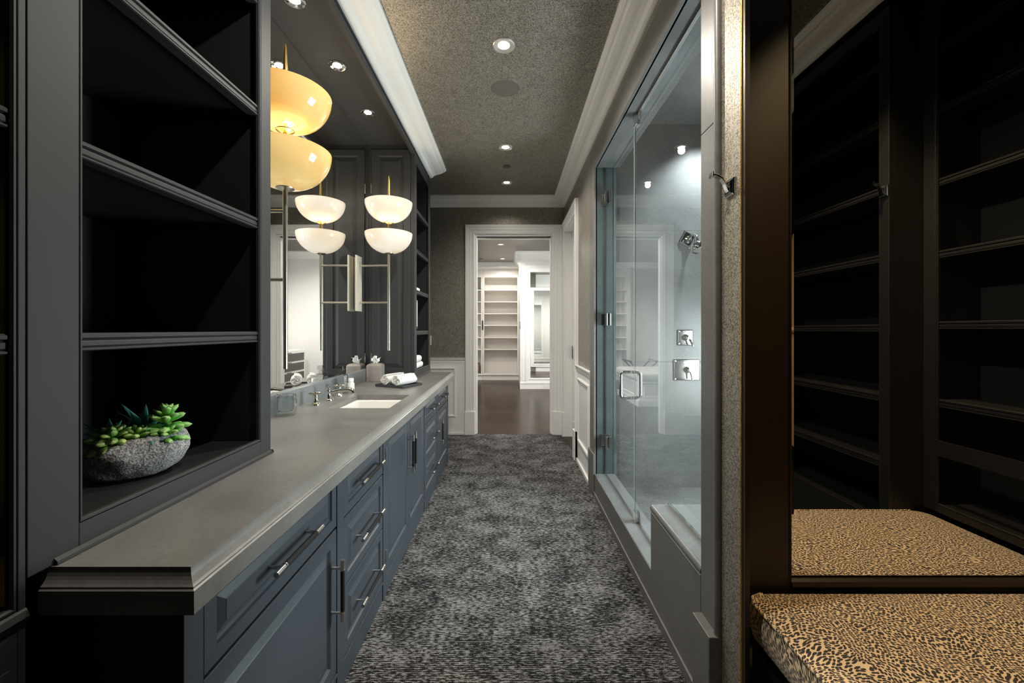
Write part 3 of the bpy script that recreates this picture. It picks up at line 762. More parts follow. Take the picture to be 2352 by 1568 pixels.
# ------------------------------------------------------------------ counter accessories
def facet_glass():
    t = thing('crystal_tumbler', 'fluted clear crystal tumbler beside the backsplash', 'tumbler', (-1.075, 1.985, ZK))
    seg = 24; vs = []; fs = []
    prof = [(0.040, 0.0), (0.046, 0.006), (0.047, 0.03), (0.047, 0.088), (0.045, 0.098), (0.040, 0.1), (0.036, 0.098), (0.035, 0.03), (0.030, 0.02), (0.001, 0.018)]
    for (r, z) in prof:
        for k in range(seg):
            a = 2 * math.pi * k / seg; q = r * (1 + (0.09 if k % 2 and r > 0.039 else 0))
            vs.append((-1.075 + q * math.cos(a), 1.985 + q * math.sin(a), ZK + z))
    for i in range(len(prof) - 1):
        for k in range(seg):
            k2 = (k + 1) % seg; fs.append((i * seg + k, i * seg + k2, (i + 1) * seg + k2, (i + 1) * seg + k))
    fs += [tuple(range(seg)), tuple(range((len(prof) - 1) * seg, len(prof) * seg))]
    MB().add(vs, fs).build('body', 'crystal', t)
facet_glass()
bt = thing('crystal_bottle', 'square clear glass bottle with cut stopper behind the faucet', 'bottle', (-1.085, 2.665, ZK))
x, y = -1.085, 2.665
MB().rings(fZ(ZK, 1), x - 0.033, x + 0.033, y - 0.033, y + 0.033, [(0.002, 0), (0, 0.004), (0, 0.115), (0.010, 0.125), (0.022, 0.128), (0.022, 0.145), (0.020, 0.147)]).build('body', 'crystal', bt, bevel=0.002)
MB().rings(fZ(ZK + 0.1475, 1), x - 0.017, x + 0.017, y - 0.017, y + 0.017, [(0.006, 0), (0, 0.008), (0, 0.026), (0.006, 0.033)]).build('stopper', 'crystal', bt)
wt = thing('white_bottle', 'small white plastic bottle with screw cap by the glass bottle', 'bottle', (-1.03, 2.69, ZK))
MB().lathe([(0.019, 0), (0.021, 0.003), (0.021, 0.060), (0.014, 0.070), (0.014, 0.074)], (-1.03, 2.69, ZK), 24).build('body', 'plastic', wt, smooth=True)
MB().lathe([(0.0165, 0.072), (0.0165, 0.091), (0.014, 0.094), (0.001, 0.094)], (-1.03, 2.69, ZK), 24).build('cap', 'plastic', wt, smooth=True)
tb = thing('tissue_box', 'taupe lacquer tissue box with a white tissue pulled up', 'tissue box', (-1.075, 3.315, ZK))
MB().rings(fZ(ZK, 1), -1.128, -1.015, 3.255, 3.370, [(0, 0), (0, 0.122), (0.004, 0.130), (0.014, 0.137), (0.030, 0.141)]).build('cover', 'taupe', tb, bevel=0.003)
def tissue(c, parent):
    n, m = 14, 6; vs = []; fs = []
    for j in range(m + 1):
        t = j / m
        for i in range(n + 1):
            u = i / n - 0.5
            w = 0.016 + 0.022 * t
            x = u * 2 * w + 0.006 * math.sin(9 * t + u * 8)
            y = 0.014 * math.sin(u * 13 + t * 2.5) * (0.5 + t) + 0.007 * math.sin(u * 29 + 2)
            z = t * (0.050 + 0.016 * math.sin(u * 9 + 2.2) + 0.008 * math.sin(u * 23))
            vs.append((c[0] + x, c[1] + y, c[2] + z))
    for j in range(m):
        for i in range(n):
            a = j * (n + 1) + i; fs.append((a, a + 1, a + n + 2, a + n + 1))
    o = MB().add(vs, fs).build('tissue', 'tissue', parent, smooth=True)
    sd = o.modifiers.new('thick', 'SOLIDIFY'); sd.thickness = 0.0012
tissue((-1.072, 3.312, ZK + 0.138), tb)
# tray with rolled towels
ang_b = math.atan2(0.176, 0.086)
tp = thing('slate_tray', 'dark slate tray set askew on the counter past the sink', 'tray', (-0.806, 3.02, ZK))
mt = Matrix.Translation((-0.806, 3.02, ZK)) @ Matrix.Rotation(ang_b, 4, 'Z')
m = MB().rings(fZ(0, 1), -0.105, 0.105, -0.128, 0.128, [(0, 0), (0, 0.018), (0.006, 0.018), (0.009, 0.008), (0.012, 0.007)])
m.xform(mt).build('tray', 'slate', tp, bevel=0.001)
def roll(name, label, mat4, L=0.19, r=0.044, turns=3.3):
    t = thing(name, label, 'towel', tuple(mat4.translation), 'rolled towels on the tray')
    N = 84; vs = []; fs = []
    ins, outs = [], []
    th = r / (turns + 0.6)
    for i in range(N + 1):
        a = turns * 2 * math.pi * i / N
        ro = 0.006 + (r - 0.006) * i / N
        ri = max(0.002, ro - th * 0.86)
        ins.append((ri * math.cos(a), ri * math.sin(a))); outs.append((ro * math.cos(a), ro * math.sin(a)))
    K = 6
    for k in range(K + 1):
        q = -L / 2 + L * k / K
        for i in range(N + 1):
            wob = 0.004 * math.sin(i * 0.9 + k) if k in (0, K) else 0.0
            e = 1.0 if 0 < k < K else 0.93
            for p in (outs[i], ins[i]):
                vs.append((q + wob - 0.05 * (0 if k not in (0,) else (r - math.hypot(*p)) * 0.0), p[0] * e, p[1] * e * 0.94 + r * 0.94))
    st = (N + 1) * 2
    for k in range(K):
        for i in range(N):
            a = k * st + i * 2; b = a + st
            fs += [(a, a + 2, b + 2, b), (a + 1, b + 1, b + 3, a + 3)]
    for i in range(N):
        a = i * 2; fs.append((a, a + 1, a + 3, a + 2)); b = K * st + i * 2; fs.append((b, b + 2, b + 3, b + 1))
    for i in (0, N):
        for k in range(K):
            a = k * st + i * 2; fs.append((a, a + 1, a + 1 + st, a + st))
    MB().add(vs, fs).xform(mat4).build('roll', 'towel', t, smooth=True)
for off, lab in ((-0.056, 'rolled white hand towel at the front of the slate tray'), (0.046, 'rolled white hand towel behind the first one on the slate tray')):
    roll('rolled_towel', lab, mt @ Matrix.Translation((0.0, off, 0.008)))

# things on the tower shelves
def soft_slab(name, mat, x0, x1, y0, y1, z0, z1, parent):
    return MB().box(x0, x1, y0, y1, z0, z1).build(name, mat, parent, bevel=min(z1 - z0, x1 - x0) * 0.46, seg=5)
for i, (z0, z1, yo, lab) in enumerate(((0.928, 0.985, 0.0, 'folded white towel on the lowest tower shelf, lower of two'), (0.986, 1.042, -0.06, 'folded white towel on the lowest tower shelf, upper of two'))):
    t = thing('folded_towel', lab, 'towel', (-0.92, 3.7 + yo, z0), 'folded towels in the tower')
    soft_slab('fold', 'towel', -1.06, -0.80, 3.50, 3.86 + yo, z0, z1, t)
bx = thing('white_canister', 'tall white box with dark base on the tower shelf above the towels', 'container', (-0.87, 3.6, 1.262))
MB().box(-0.93, -0.815, 3.47, 3.66, 1.30, 1.535).build('body', 'plastic', bx, bevel=0.004)
MB().box(-0.92, -0.825, 3.48, 3.65, 1.262, 1.30).build('base', 'black', bx, bevel=0.002)
MB().box(-0.93, -0.815, 3.66, 3.672, 1.28, 1.53).build('door_edge', 'chrome', bx)
bx = thing('white_case', 'flat white case lying on the middle tower shelf', 'case', (-0.88, 3.58, 1.61))
MB().box(-0.98, -0.80, 3.46, 3.70, 1.611, 1.640).build('case', 'plastic', bx, bevel=0.006, seg=3)

# stone planter with succulents
PX, PY, PZ = -0.924, 1.030, 0.918
pl = thing('stone_planter', 'rough grey stone planter of green and teal succulents in the bookcase', 'planter', (PX, PY, PZ))
def pebble():
    me = bpy.data.meshes.new('pot'); bm = bmesh.new()
    bmesh.ops.create_icosphere(bm, subdivisions=5, radius=1.0)
    A = Matrix.Rotation(R(44), 3, 'Z')
    for v in bm.verts:
        p = v.co.copy(); top = p.z
        zz = p.z
        q = Vector((p.x * 0.107, p.y * 0.080, p.z * 0.068))
        if zz > 0.45: q.z = 0.068 * (0.45 + (zz - 0.45) * 0.55)
        rad = math.hypot(p.x / 0.72, p.y / 0.72)
        if zz > 0 and rad < 0.92:
            q.z = min(q.z, 0.026 + 0.010 * p.x)
        if p.z < -0.75: q.z = -0.068 * 0.75 + (p.z + 0.75) * 0.01
        q += v.co * (mnoise.noise(v.co * 1.6) * 0.008 + mnoise.noise(v.co * 5) * 0.003)
        q.z += 0.010 * p.x
        q = A @ q
        v.co = q
    for fc in bm.faces: fc.smooth = True
    bm.to_mesh(me); bm.free(); me.materials.append(M['rock'])
    o = bpy.data.objects.new('pot', me); COL.objects.link(o); o.parent = pl; o.location = (0, 0, 0.0560)
    return o
pot = pebble()
def leaf_mesh(name, mat, w, thick, curve, pointed):
    n, seg = 6, 8; vs = []; fs = []
    for i in range(n + 1):
        t = i / n
        if pointed: r = w * (0.55 + 0.9 * t - 1.45 * t * t) * (1.0 if t < 1 else 0) + 0.02 * w
        else: r = w * (0.35 + 1.6 * t - 0.95 * t * t) * math.sqrt(max(0.0, 1 - t ** 6)) + 0.02 * w
        for k in range(seg):
            a = 2 * math.pi * k / seg
            vs.append((r * math.cos(a), r * thick * math.sin(a) + curve * t * t, t))
    for i in range(n):
        for k in range(seg):
            k2 = (k + 1) % seg; fs.append((i * seg + k, i * seg + k2, (i + 1) * seg + k2, (i + 1) * seg + k))
    fs += [tuple(range(seg)), tuple(range(n * seg, (n + 1) * seg))]
    return MB().add(vs, fs).mesh(name, mat, True)
LM = {'g': leaf_mesh('leaf', 'leaf_green', 0.22, 0.75, -0.12, False), 'l': leaf_mesh('leaf', 'leaf_lime', 0.24, 0.6, -0.15, False), 't': leaf_mesh('leaf', 'leaf_teal', 0.16, 0.35, -0.2, True)}
def leaf(kind, base, az, el, L, w=1.0):
    o = bpy.data.objects.new('leaf', LM[kind]); COL.objects.link(o); o.parent = pl
    o.location = base
    q = Matrix.Rotation(az, 4, 'Z') @ Matrix.Rotation(math.pi / 2 - el, 4, 'X')
    # local z = along leaf; rotate so that +z tips outward in -y then az
    o.rotation_euler = (Matrix.Rotation(az, 4, 'Z') @ Matrix.Rotation(math.pi / 2 - el, 4, 'X')).to_euler()
    o.scale = (L * w, L * w, L)
def rosette(kind, c, layers, L0, w=1.0, tilt=0):
    for li, (cnt, el, lm, dz) in enumerate(layers):
        for k in range(cnt):
            leaf(kind, (c[0], c[1], c[2] + dz), 2 * math.pi * (k + 0.5 * (li % 2)) / cnt + random.uniform(-0.15, 0.15) + li, R(el) + random.uniform(-0.12, 0.12), L0 * lm * random.uniform(0.88, 1.1), w)
rosette('g', (-0.022, -0.044, 0.081), [(11, 2, 1.0, 0.0), (11, 20, 0.98, 0.007), (10, 40, 0.8, 0.013), (7, 60, 0.6, 0.018), (3, 82, 0.45, 0.020)], 0.056)
rosette('g', (0.014, -0.020, 0.083), [(9, 6, 0.95, 0.0), (9, 30, 0.85, 0.008), (6, 56, 0.6, 0.014)], 0.050)
rosette('l', (0.048, 0.026, 0.097), [(10, -4, 1.0, -0.010), (10, 16, 1.0, 0.008), (9, 38, 0.9, 0.022), (7, 56, 0.75, 0.034), (5, 76, 0.62, 0.042)], 0.050)
rosette('l', (0.066, 0.006, 0.085), [(8, 2, 0.85, 0.0), (7, 28, 0.8, 0.008), (4, 60, 0.6, 0.012)], 0.046)
rosette('t', (-0.058, -0.012, 0.077), [(11, 4, 1.35, 0.0), (9, 22, 1.1, 0.008), (7, 46, 0.95, 0.010)], 0.078, 0.8)
rosette('t', (-0.010, 0.024, 0.091), [(8, 36, 1.0, 0.0), (6, 60, 1.25, 0.004)], 0.070, 1.0)
rosette('t', (0.04, -0.01, 0.090), [(7, 6, 0.7, 0.0)], 0.07)

# ------------------------------------------------------------------ shower
XG0, XG1 = 0.727, 0.737
st = struct(MB().box(0.80, 2.0, 1.38, 3.25, -0.01, 0.034).build('floor_shower', 'shower'), 'grey stone shower floor', 'shower floor')
struct(MB().box(0.80, 2.05, 1.38, 3.30, 2.886, 2.95).build('ceiling_shower', 'shower'))
wf = struct(MB().box(0.80, 2.0, 3.262, 3.32, 0, 2.886).build('wall_shower_far', 'dark_gap'), 'grey stone slab shower wall carrying the chrome fittings', 'shower wall')
for z0, z1 in ((0.034, 1.02), (1.022, 2.05), (2.052, 2.886)):
    for x0, x1 in ((0.80, 1.998),):
        MB().box(x0, x1, 3.25, 3.262, z0, z1).build('tile', 'shower', wf, bevel=0.0008)
WY0, WY1, WZ0, WZ1 = 1.72, 2.62, 0.48, 1.50
wf = struct(MB().box(2.012, 2.05, 1.38, WY0, 0, 2.886).box(2.012, 2.05, WY1, 3.30, 0, 2.886).box(2.012, 2.05, WY0, WY1, 0, WZ0).box(2.012, 2.05, WY0, WY1, WZ1, 2.95).build('wall_shower_side', 'dark_gap'))
for y0, y1, z0, z1 in ((1.40, 2.30, 0.034, WZ0), (2.302, 3.25, 0.034, WZ0), (1.40, WY0, WZ0 + 0.002, 2.886), (WY1, 3.25, WZ0 + 0.002, 2.886), (WY0, WY1, WZ1, 2.886)):
    MB().box(2.0, 2.012, y0, y1, z0, z1).build('tile', 'shower', wf)
def window(name, label, x, s, y0, y1, z0, z1, bars):
    w = struct(MB().sweep(fX(x, s), y0 + 0.04, y1 - 0.04, z0 + 0.04, z1 - 0.04, [(0, -0.03), (0, 0.006), (0.012, 0.012), (0.05, 0.012), (0.05, -0.03)]).build(name, 'white'), label, 'window')
    for k in range(1, bars):
        yy = y0 + (y1 - y0) * k / bars
        MB().box(x - 0.012, x + 0.012, yy - 0.014, yy + 0.014, z0, z1).build('mullion', 'white', w)
    for k in range(bars):
        a = y0 + (y1 - y0) * k / bars; b = y0 + (y1 - y0) * (k + 1) / bars
        MB().box(x + s * -0.006, x + s * -0.010, a + 0.016, b - 0.016, z0 + 0.02, z1 - 0.02).build('pane', 'pane', w)
    L = bpy.data.lights.new(name + '_portal', 'AREA'); L.shape = 'RECTANGLE'; L.size = y1 - y0; L.size_y = z1 - z0
    L.cycles.is_portal = True
    o = bpy.data.objects.new('sky_portal', L); COL.objects.link(o); o.location = (x - s * 0.05, (y0 + y1) / 2, (z0 + z1) / 2)
    o.rotation_euler = (R(90), 0, R(-90) if s > 0 else R(90))
    o.parent = w
    return w
window('added_window_1', 'added white framed daylight window in the side wall of the shower', 2.03, -1, WY0, WY1, WZ0, WZ1, 2)  # invented window, added for cool daylight through the shower glass
wf = struct(MB().box(0.80, 2.0, 1.38, 1.389, 0, 2.886).build('wall_shower_near', 'dark_gap'))
for z0, z1 in ((0.034, 1.02), (1.022, 2.05), (2.052, 2.886)):
    MB().box(0.80, 2.0, 1.389, 1.40, z0, z1).build('tile', 'shower', wf)
struct(MB().box(0.80, 0.815, 1.40, 3.25, 2.53, 2.886).build('wall_shower_front', 'shower'))
# stone casing around the opening
ca = struct(MB().box(0.648, XW, 3.15, 3.33, 0, 2.68).build('trim_3', 'casing_stone', bevel=0.003), 'grey stone casing around the shower opening', 'stone casing')
MB().box(0.648, XW, 1.30, 3.15, 2.506, 2.68).build('head_casing', 'casing_stone', ca, bevel=0.003)
MB().box(0.642, 0.650, 1.40, 3.15, 2.506, 2.518).box(0.642, 0.650, 3.15, 3.162, 0.0, 2.518).build('bead', 'casing_stone', ca, bevel=0.002)
for z0, z1 in ((0.0, 1.93), (1.932, 2.506)):
    MB().box(0.648, XW, 1.302, 1.40, z0, z1).build('near_casing', 'casing_stone', ca, bevel=0.002)
MB().tube([(0.650, 1.288, 0), (0.650, 1.288, 2.68)], 0.013, 16).build('bullnose', 'casing_stone', ca, smooth=True)
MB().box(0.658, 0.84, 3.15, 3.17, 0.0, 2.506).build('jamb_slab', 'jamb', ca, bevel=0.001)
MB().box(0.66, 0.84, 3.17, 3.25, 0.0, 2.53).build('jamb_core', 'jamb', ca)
MB().box(0.658, 0.84, 1.40, 3.15, 2.506, 2.53).build('head_slab', 'shower', ca, bevel=0.001)
MB().box(0.658, 0.84, 1.378, 1.40, 0.0, 2.506).build('near_jamb_slab', 'shower', ca)
MB().box(0.615, 0.648, 1.275, 1.392, 0, 0.326).build('plinth_block', 'casing_stone', ca, bevel=0.003)
MB().box(0.636, 0.648, 3.145, 3.345, 0, 0.326).build('plinth_block', 'casing_stone', ca, bevel=0.003)
# kerb
ke = struct(MB().box(0.648, 0.802, 1.894, 3.15, 0, 0.174).build('trim_4', 'casing_stone', bevel=0.002), 'stone kerb under the shower door', 'kerb')
MB().box(0.652, 0.800, 1.894, 3.148, 0.174, 0.176).build('kerb_top', 'shower', ke)
MB().box(0.638, 0.648, 1.394, 3.15, 0, 0.046).build('skirting', 'casing_stone', ke, bevel=0.003)
# bench with knee wall
be = thing('shower_bench', 'low stone shower bench with rounded edge facing the carpet', 'bench', (1.2, 1.65, 0))
MB().box(0.648, 0.84, 1.402, 1.894, 0, 0.44).build('knee_wall', 'casing_stone', be)
MB().box(0.84, 1.998, 1.402, 1.890, 0.035, 0.44).build('seat_block', 'shower', be)
sl = [(0.646, 0.44)] + [(0.662 + 0.016 * math.cos(a), 0.456 + 0.016 * math.sin(a)) for a in [math.pi * (1.25 - 0.75 * k / 8) for k in range(9)]] + [(1.998, 0.472), (1.998, 0.44)]
MB().prism(sl, 'y', 1.402, 1.900).build('seat_slab', 'shower', be)
# glass door
gd = thing('shower_door', 'hinged clear glass shower door with rounded pull handle', 'shower door', (0.732, 2.78, 0.185))
MB().box(XG0, XG1, 2.412, 3.138, 0.186, 2.498).build('pane', 'pane', gd)
MB().box(XG0 - 0.0005, XG1 + 0.0005, 2.4105, 2.412, 0.186, 2.498).build('pane_edge', 'glass_edge', gd)
MB().box(0.7295, 0.7345, 2.412, 3.138, 0.177, 0.186).build('bottom_seal', 'chrome', gd)
MB().box(0.728, 0.736, 3.138, 3.149, 0.186, 2.498).build('side_seal', 'steel', gd)
for z in (2.258, 1.350, 0.435):
    h = MB().box(0.712, 0.727, 3.062, 3.128, z - 0.045, z + 0.045).box(0.737, 0.752, 3.062, 3.128, z - 0.045, z + 0.045).box(0.716, 0.748, 3.126, 3.148, z - 0.040, z + 0.040).build('hinge', 'chrome', gd, bevel=0.002)
    MB().box(0.700, 0.764, 3.142, 3.149, z - 0.045, z + 0.045).build('hinge_plate', 'chrome', h, bevel=0.002)
def dpull(sgn):
    x0 = XG0 if sgn < 0 else XG1; w = 0.055 * sgn; z0, z1 = 0.862, 1.018; y = 2.497; r = 0.02
    pts = [(x0 + sgn * 0.001, y, z0)]
    pts += [(x0 + w - sgn * r + sgn * r * math.sin(a), y, z0 + r - r * math.cos(a)) for a in [math.pi / 2 * k / 5 for k in range(6)]]
    pts += [(x0 + w - sgn * r + sgn * r * math.cos(a), y, z1 - r + r * math.sin(a)) for a in [math.pi / 2 * k / 5 for k in range(6)]]
    pts += [(x0 + sgn * 0.001, y, z1)]
    MB().tube(pts, 0.0095, 14).build('pull_handle', 'chrome', gd, smooth=True)
dpull(-1); dpull(1)
# fixed panel
gp = thing('fixed_glass_screen', 'fixed clear glass shower panel notched over the bench', 'glass panel', (0.732, 1.9, 0.185))
MB().prism([(1.405, 0.476), (1.888, 0.476), (1.888, 0.180), (2.405, 0.180), (2.405, 2.500), (1.405, 2.500)], 'x', XG0, XG1).build('pane', 'pane', gp)
MB().box(XG0 - 0.0005, XG1 + 0.0005, 2.405, 2.4065, 0.18, 2.5).build('pane_edge', 'glass_edge', gp)
MB().box(0.724, 0.740, 1.405, 2.40, 2.494, 2.505).build('top_channel', 'chrome', gp)
MB().box(0.726, 0.738, 1.903, 2.40, 0.1762, 0.184).build('bottom_channel', 'chrome', gp)
MB().box(0.726, 0.738, 1.405, 1.895, 0.473, 0.482).build('bench_channel', 'chrome', gp)
for z0, z1 in ((2.44, 2.503), (0.178, 0.235)):
    for x0 in (0.7145, 0.7385): MB().box(x0, x0 + 0.011, 2.34, 2.392, z0, z1).build('clip', 'chrome', gp, bevel=0.002)
# fittings on the far wall
YF = 3.25
sh = thing('shower_sprayer', 'chrome wall shower head on a curved arm with diamond flange', 'shower head', (1.396, YF, 1.977))
fm = MB().rings(lambda u, v, d: (u, YF - d, v), -0.055, 0.055, -0.055, 0.055, [(0, 0), (0, 0.006), (0.008, 0.009), (0.012, 0.016), (0.022, 0.018)])
rot = Matrix.Translation((1.396, YF, 1.977)) @ Matrix.Rotation(R(28), 4, 'Y') @ Matrix.Translation((0, -YF, 0))
fm.xform(rot).build('flange', 'chrome', sh, bevel=0.002)
MB().lathe([(0.028, 0), (0.026, -0.014), (0.016, -0.022), (0.012, -0.026)], (1.396, YF - 0.016, 1.977), 20, 'y').build('boss', 'chrome', sh, smooth=True)
MB().tube([(1.396, YF - 0.02, 1.977), (1.396, YF - 0.08, 1.995), (1.396, YF - 0.13, 1.992), (1.396, YF - 0.165, 1.965), (1.396, YF - 0.18, 1.93)], 0.0115, 14).build('arm', 'chrome', sh, smooth=True)
hm = MB().lathe([(0.012, 0.062), (0.016, 0.045), (0.022, 0.036), (0.050, 0.030), (0.056, 0.022), (0.056, -0.012), (0.052, -0.020), (0.046, -0.018), (0.040, -0.014), (0.001, -0.014)], (0, 0, 0), 32)
HM = Matrix.Translation((1.396, YF - 0.195, 1.875)) @ Matrix.Rotation(R(-18), 4, 'X')
hm.xform(HM).build('rose', 'chrome', sh, smooth=True)
MB().lathe([(0.038, -0.0145), (0.036, -0.018), (0.001, -0.018)], (0, 0, 0), 28).xform(HM).build('spray_face', 'steel', sh, smooth=True)
def valve(label, x, z, w, h, lever_ang):
    t = thing('shower_valve', label, 'shower valve', (x, YF, z), 'shower valves')
    MB().rings(lambda u, v, d: (x + u, YF - d, z + v), -w / 2, w / 2, -h / 2, h / 2, [(0, 0), (0, 0.008), (0.004, 0.012), (0.012, 0.014), (0.016, 0.011)]).build('plate', 'chrome', t, bevel=0.004)
    MB().lathe([(0.026, -0.010), (0.024, -0.026), (0.017, -0.034), (0.015, -0.055), (0.001, -0.058)], (x, YF, z), 24, 'y').build('hub', 'chrome', t, smooth=True)
    dx, dz = math.sin(lever_ang), -math.cos(lever_ang)
    MB().tube([(x, YF - 0.045, z), (x + 0.02 * dx + 0.012, YF - 0.050, z + 0.02 * dz), (x + 0.075 * dx + 0.012, YF - 0.058, z + 0.075 * dz)], [0.008, 0.009, 0.006], 10).build('lever', 'chrome', t, smooth=True)
valve('square chrome shower valve plate below the shower head', 1.379, 1.211, 0.122, 0.124, R(22))
valve('wide chrome shower control plate, lower of the two', 1.390, 0.958, 0.205, 0.168, R(8))
dlx = downlight('recessed_downlight', 'recessed downlight in the stone shower ceiling', 1.52, 3.0, 2.886, 0.06, 'lamp_on', P_SHOWER, None, col=(0.93, 0.98, 1.0), spot=115, blend=0.8)

# ------------------------------------------------------------------ nook: framed mirror, bench, bookcases
YN = 1.29
nm = thing('nook_mirror', 'dark framed wall mirror above the cheetah print bench', 'mirror', (1.4, YN, 0.5))
MB().box(0.70, 0.868, YN - 0.012, YN + 0.008, 0.40, 2.70).build('stile', 'nook_frame', nm, bevel=0.002)
MB().box(0.868, 1.96, YN - 0.012, YN + 0.008, 0.40, 0.496).build('bottom_rail', 'nook_frame', nm, bevel=0.002)
MB().box(0.868, 1.96, YN - 0.012, YN + 0.008, 2.66, 2.70).build('top_rail', 'nook_frame', nm)
MB().prism([(YN - 0.012, 0.482), (YN - 0.022, 0.486), (YN - 0.020, 0.500), (YN - 0.010, 0.506), (YN - 0.006, 0.506)], 'x', 0.868, 1.96).build('sill_moulding', 'nook_frame', nm)
MB().prism([(0.862, YN - 0.012), (0.866, YN - 0.016), (0.871, YN - 0.014), (0.872, YN - 0.004)], 'z', 0.49, 2.66).build('bead_moulding', 'nook_frame', nm)
MB().box(0.886, 1.96, YN - 0.002, YN + 0.004, 0.506, 2.66).build('glass', 'mirror', nm)
bv = math.tan(R(4.5)) * 0.016
MB().prism([(0.870, YN + 0.004), (0.870, YN - 0.002 + bv), (0.886, YN - 0.002), (0.886, YN + 0.004)], 'z', 0.506, 2.66).build('bevel_edge', 'mirror', nm)

nb = thing('window_bench', 'dark built-in bench under the nook mirror', 'bench', (1.3, 1.0, 0))
MB().box(0.74, 1.83, 0.80, 1.262, 0, 0.375).build('base', 'nook_paint', nb, bevel=0.002)
MB().rings(fX(0.74, -1), 0.84, 1.24, 0.06, 0.33, [(0, 0), (0, 0.010), (0.03, 0.010), (0.038, 0.002), (0.055, 0.008)]).build('side_panel', 'nook_paint', nb)
cu = thing('seat_cushion', 'thick cheetah print seat cushion on the dark bench', 'cushion', (1.25, 1.0, 0.376))
def cushion(x0, x1, y0, y1, z0, z1):
    nx, ny, nz = 40, 26, 6; vs = {}; V = []; F = []
    def vid(i, j, k):
        if (i, j, k) not in vs:
            u, v, w = i / nx, j / ny, k / nz
            x = x0 + (x1 - x0) * u; y = y0 + (y1 - y0) * v; z = z0 + (z1 - z0) * w
            ex = min(u, 1 - u) * (x1 - x0); ey = min(v, 1 - v) * (y1 - y0)
            puff = 0.010 * (1 - math.exp(-ex / 0.08)) * (1 - math.exp(-ey / 0.08))
            if w > 0.5: z += puff - 0.004 * math.exp(-(min(ex, ey) / 0.03) ** 2)
            # bulging sides, rounded plan corners
            b = 0.010 * math.sin(math.pi * w)
            if u == 0: x -= b
            if u == 1: x += b
            if v == 0: y -= b
            if v == 1: y += b
            rc = 0.05
            cx = x0 + rc if x < x0 + rc else (x1 - rc if x > x1 - rc else None)
            cy = y0 + rc if y < y0 + rc else (y1 - rc if y > y1 - rc else None)
            if cx is not None and cy is not None:
                dx, dy = x - cx, y - cy; mx = max(abs(dx), abs(dy)); L = math.hypot(dx, dy)
                if L > 1e-6: x, y = cx + dx * mx / L, cy + dy * mx / L
            vs[(i, j, k)] = len(V); V.append((x, y, z))
        return vs[(i, j, k)]
    for i in range(nx):
        for j in range(ny):
            F.append((vid(i, j, nz), vid(i + 1, j, nz), vid(i + 1, j + 1, nz), vid(i, j + 1, nz)))
            F.append((vid(i, j, 0), vid(i, j + 1, 0), vid(i + 1, j + 1, 0), vid(i + 1, j, 0)))
    for k in range(nz):
        for i in range(nx):
            F.append((vid(i, 0, k), vid(i + 1, 0, k), vid(i + 1, 0, k + 1), vid(i, 0, k + 1)))
            F.append((vid(i, ny, k), vid(i, ny, k + 1), vid(i + 1, ny, k + 1), vid(i + 1, ny, k)))
        for j in range(ny):
            F.append((vid(0, j, k), vid(0, j, k + 1), vid(0, j + 1, k + 1), vid(0, j + 1, k)))
            F.append((vid(nx, j, k), vid(nx, j + 1, k), vid(nx, j + 1, k + 1), vid(nx, j, k + 1)))
    return MB().add(V, F)
CX0, CX1, CY0, CY1 = 0.715, 1.825, 0.745, 1.254
cushion(CX0, CX1, CY0, CY1, 0.376, 0.478).build('pad', 'cheetah', cu, smooth=True)
pz = 0.474
pp = [(CX0 + 0.05, CY1, pz), (CX0 + 0.015, CY1 - 0.015, pz), (CX0 - 0.001, CY1 - 0.05, pz)] + [(CX0 - 0.001, CY1 - 0.05 - (CY1 - CY0 - 0.1) * k / 10, pz) for k in range(1, 11)] + [(CX0 + 0.015, CY0 + 0.015, pz), (CX0 + 0.05, CY0 - 0.001, pz), (CX1 - 0.05, CY0 - 0.001, pz)]
MB().tube(pp, 0.005, 8).build('piping', 'cheetah', cu, smooth=True)

SR = (0.68, 0.98, 1.298, 1.616, 1.924, 2.233, 2.50)
rb = thing('dark_bookcase', 'black-brown bookcase wall opposite the vanity, seen in the nook mirror', 'bookcase', (1.75, -0.1, 0))
bookcase(rb, 1.69, 0.36, -1.10, 0.735, -1.05, 0.690, 0.0, 2.72, 0.40, 2.66, SR, face='nook_paint', inner='nook_paint', sgn=1)
rc_ = thing('dark_bookcase', 'shallow black-brown shelves at the end of the cheetah print bench', 'bookcase', (1.87, 1.0, 0.49))
bookcase(rc_, 1.84, 0.21, 0.737, 1.262, 0.79, 1.250, 0.49, 2.72, 0.52, 2.66, (0.975, 1.31, 1.614, 1.924, 2.233, 2.50), face='nook_paint', inner='nook_paint', sgn=1)
MB().box(1.836, 1.845, 0.79, 1.250, 0.735, 0.80).build('rail', 'nook_paint', rc_)
struct(MB().prism([(1.69 - a, ZC + b) for a, b in crown_prof(0.15, 0.09)], 'y', -1.6, 0.74).build('trim_5', 'white'), 'white crown moulding over the dark bookcase wall', 'crown moulding')

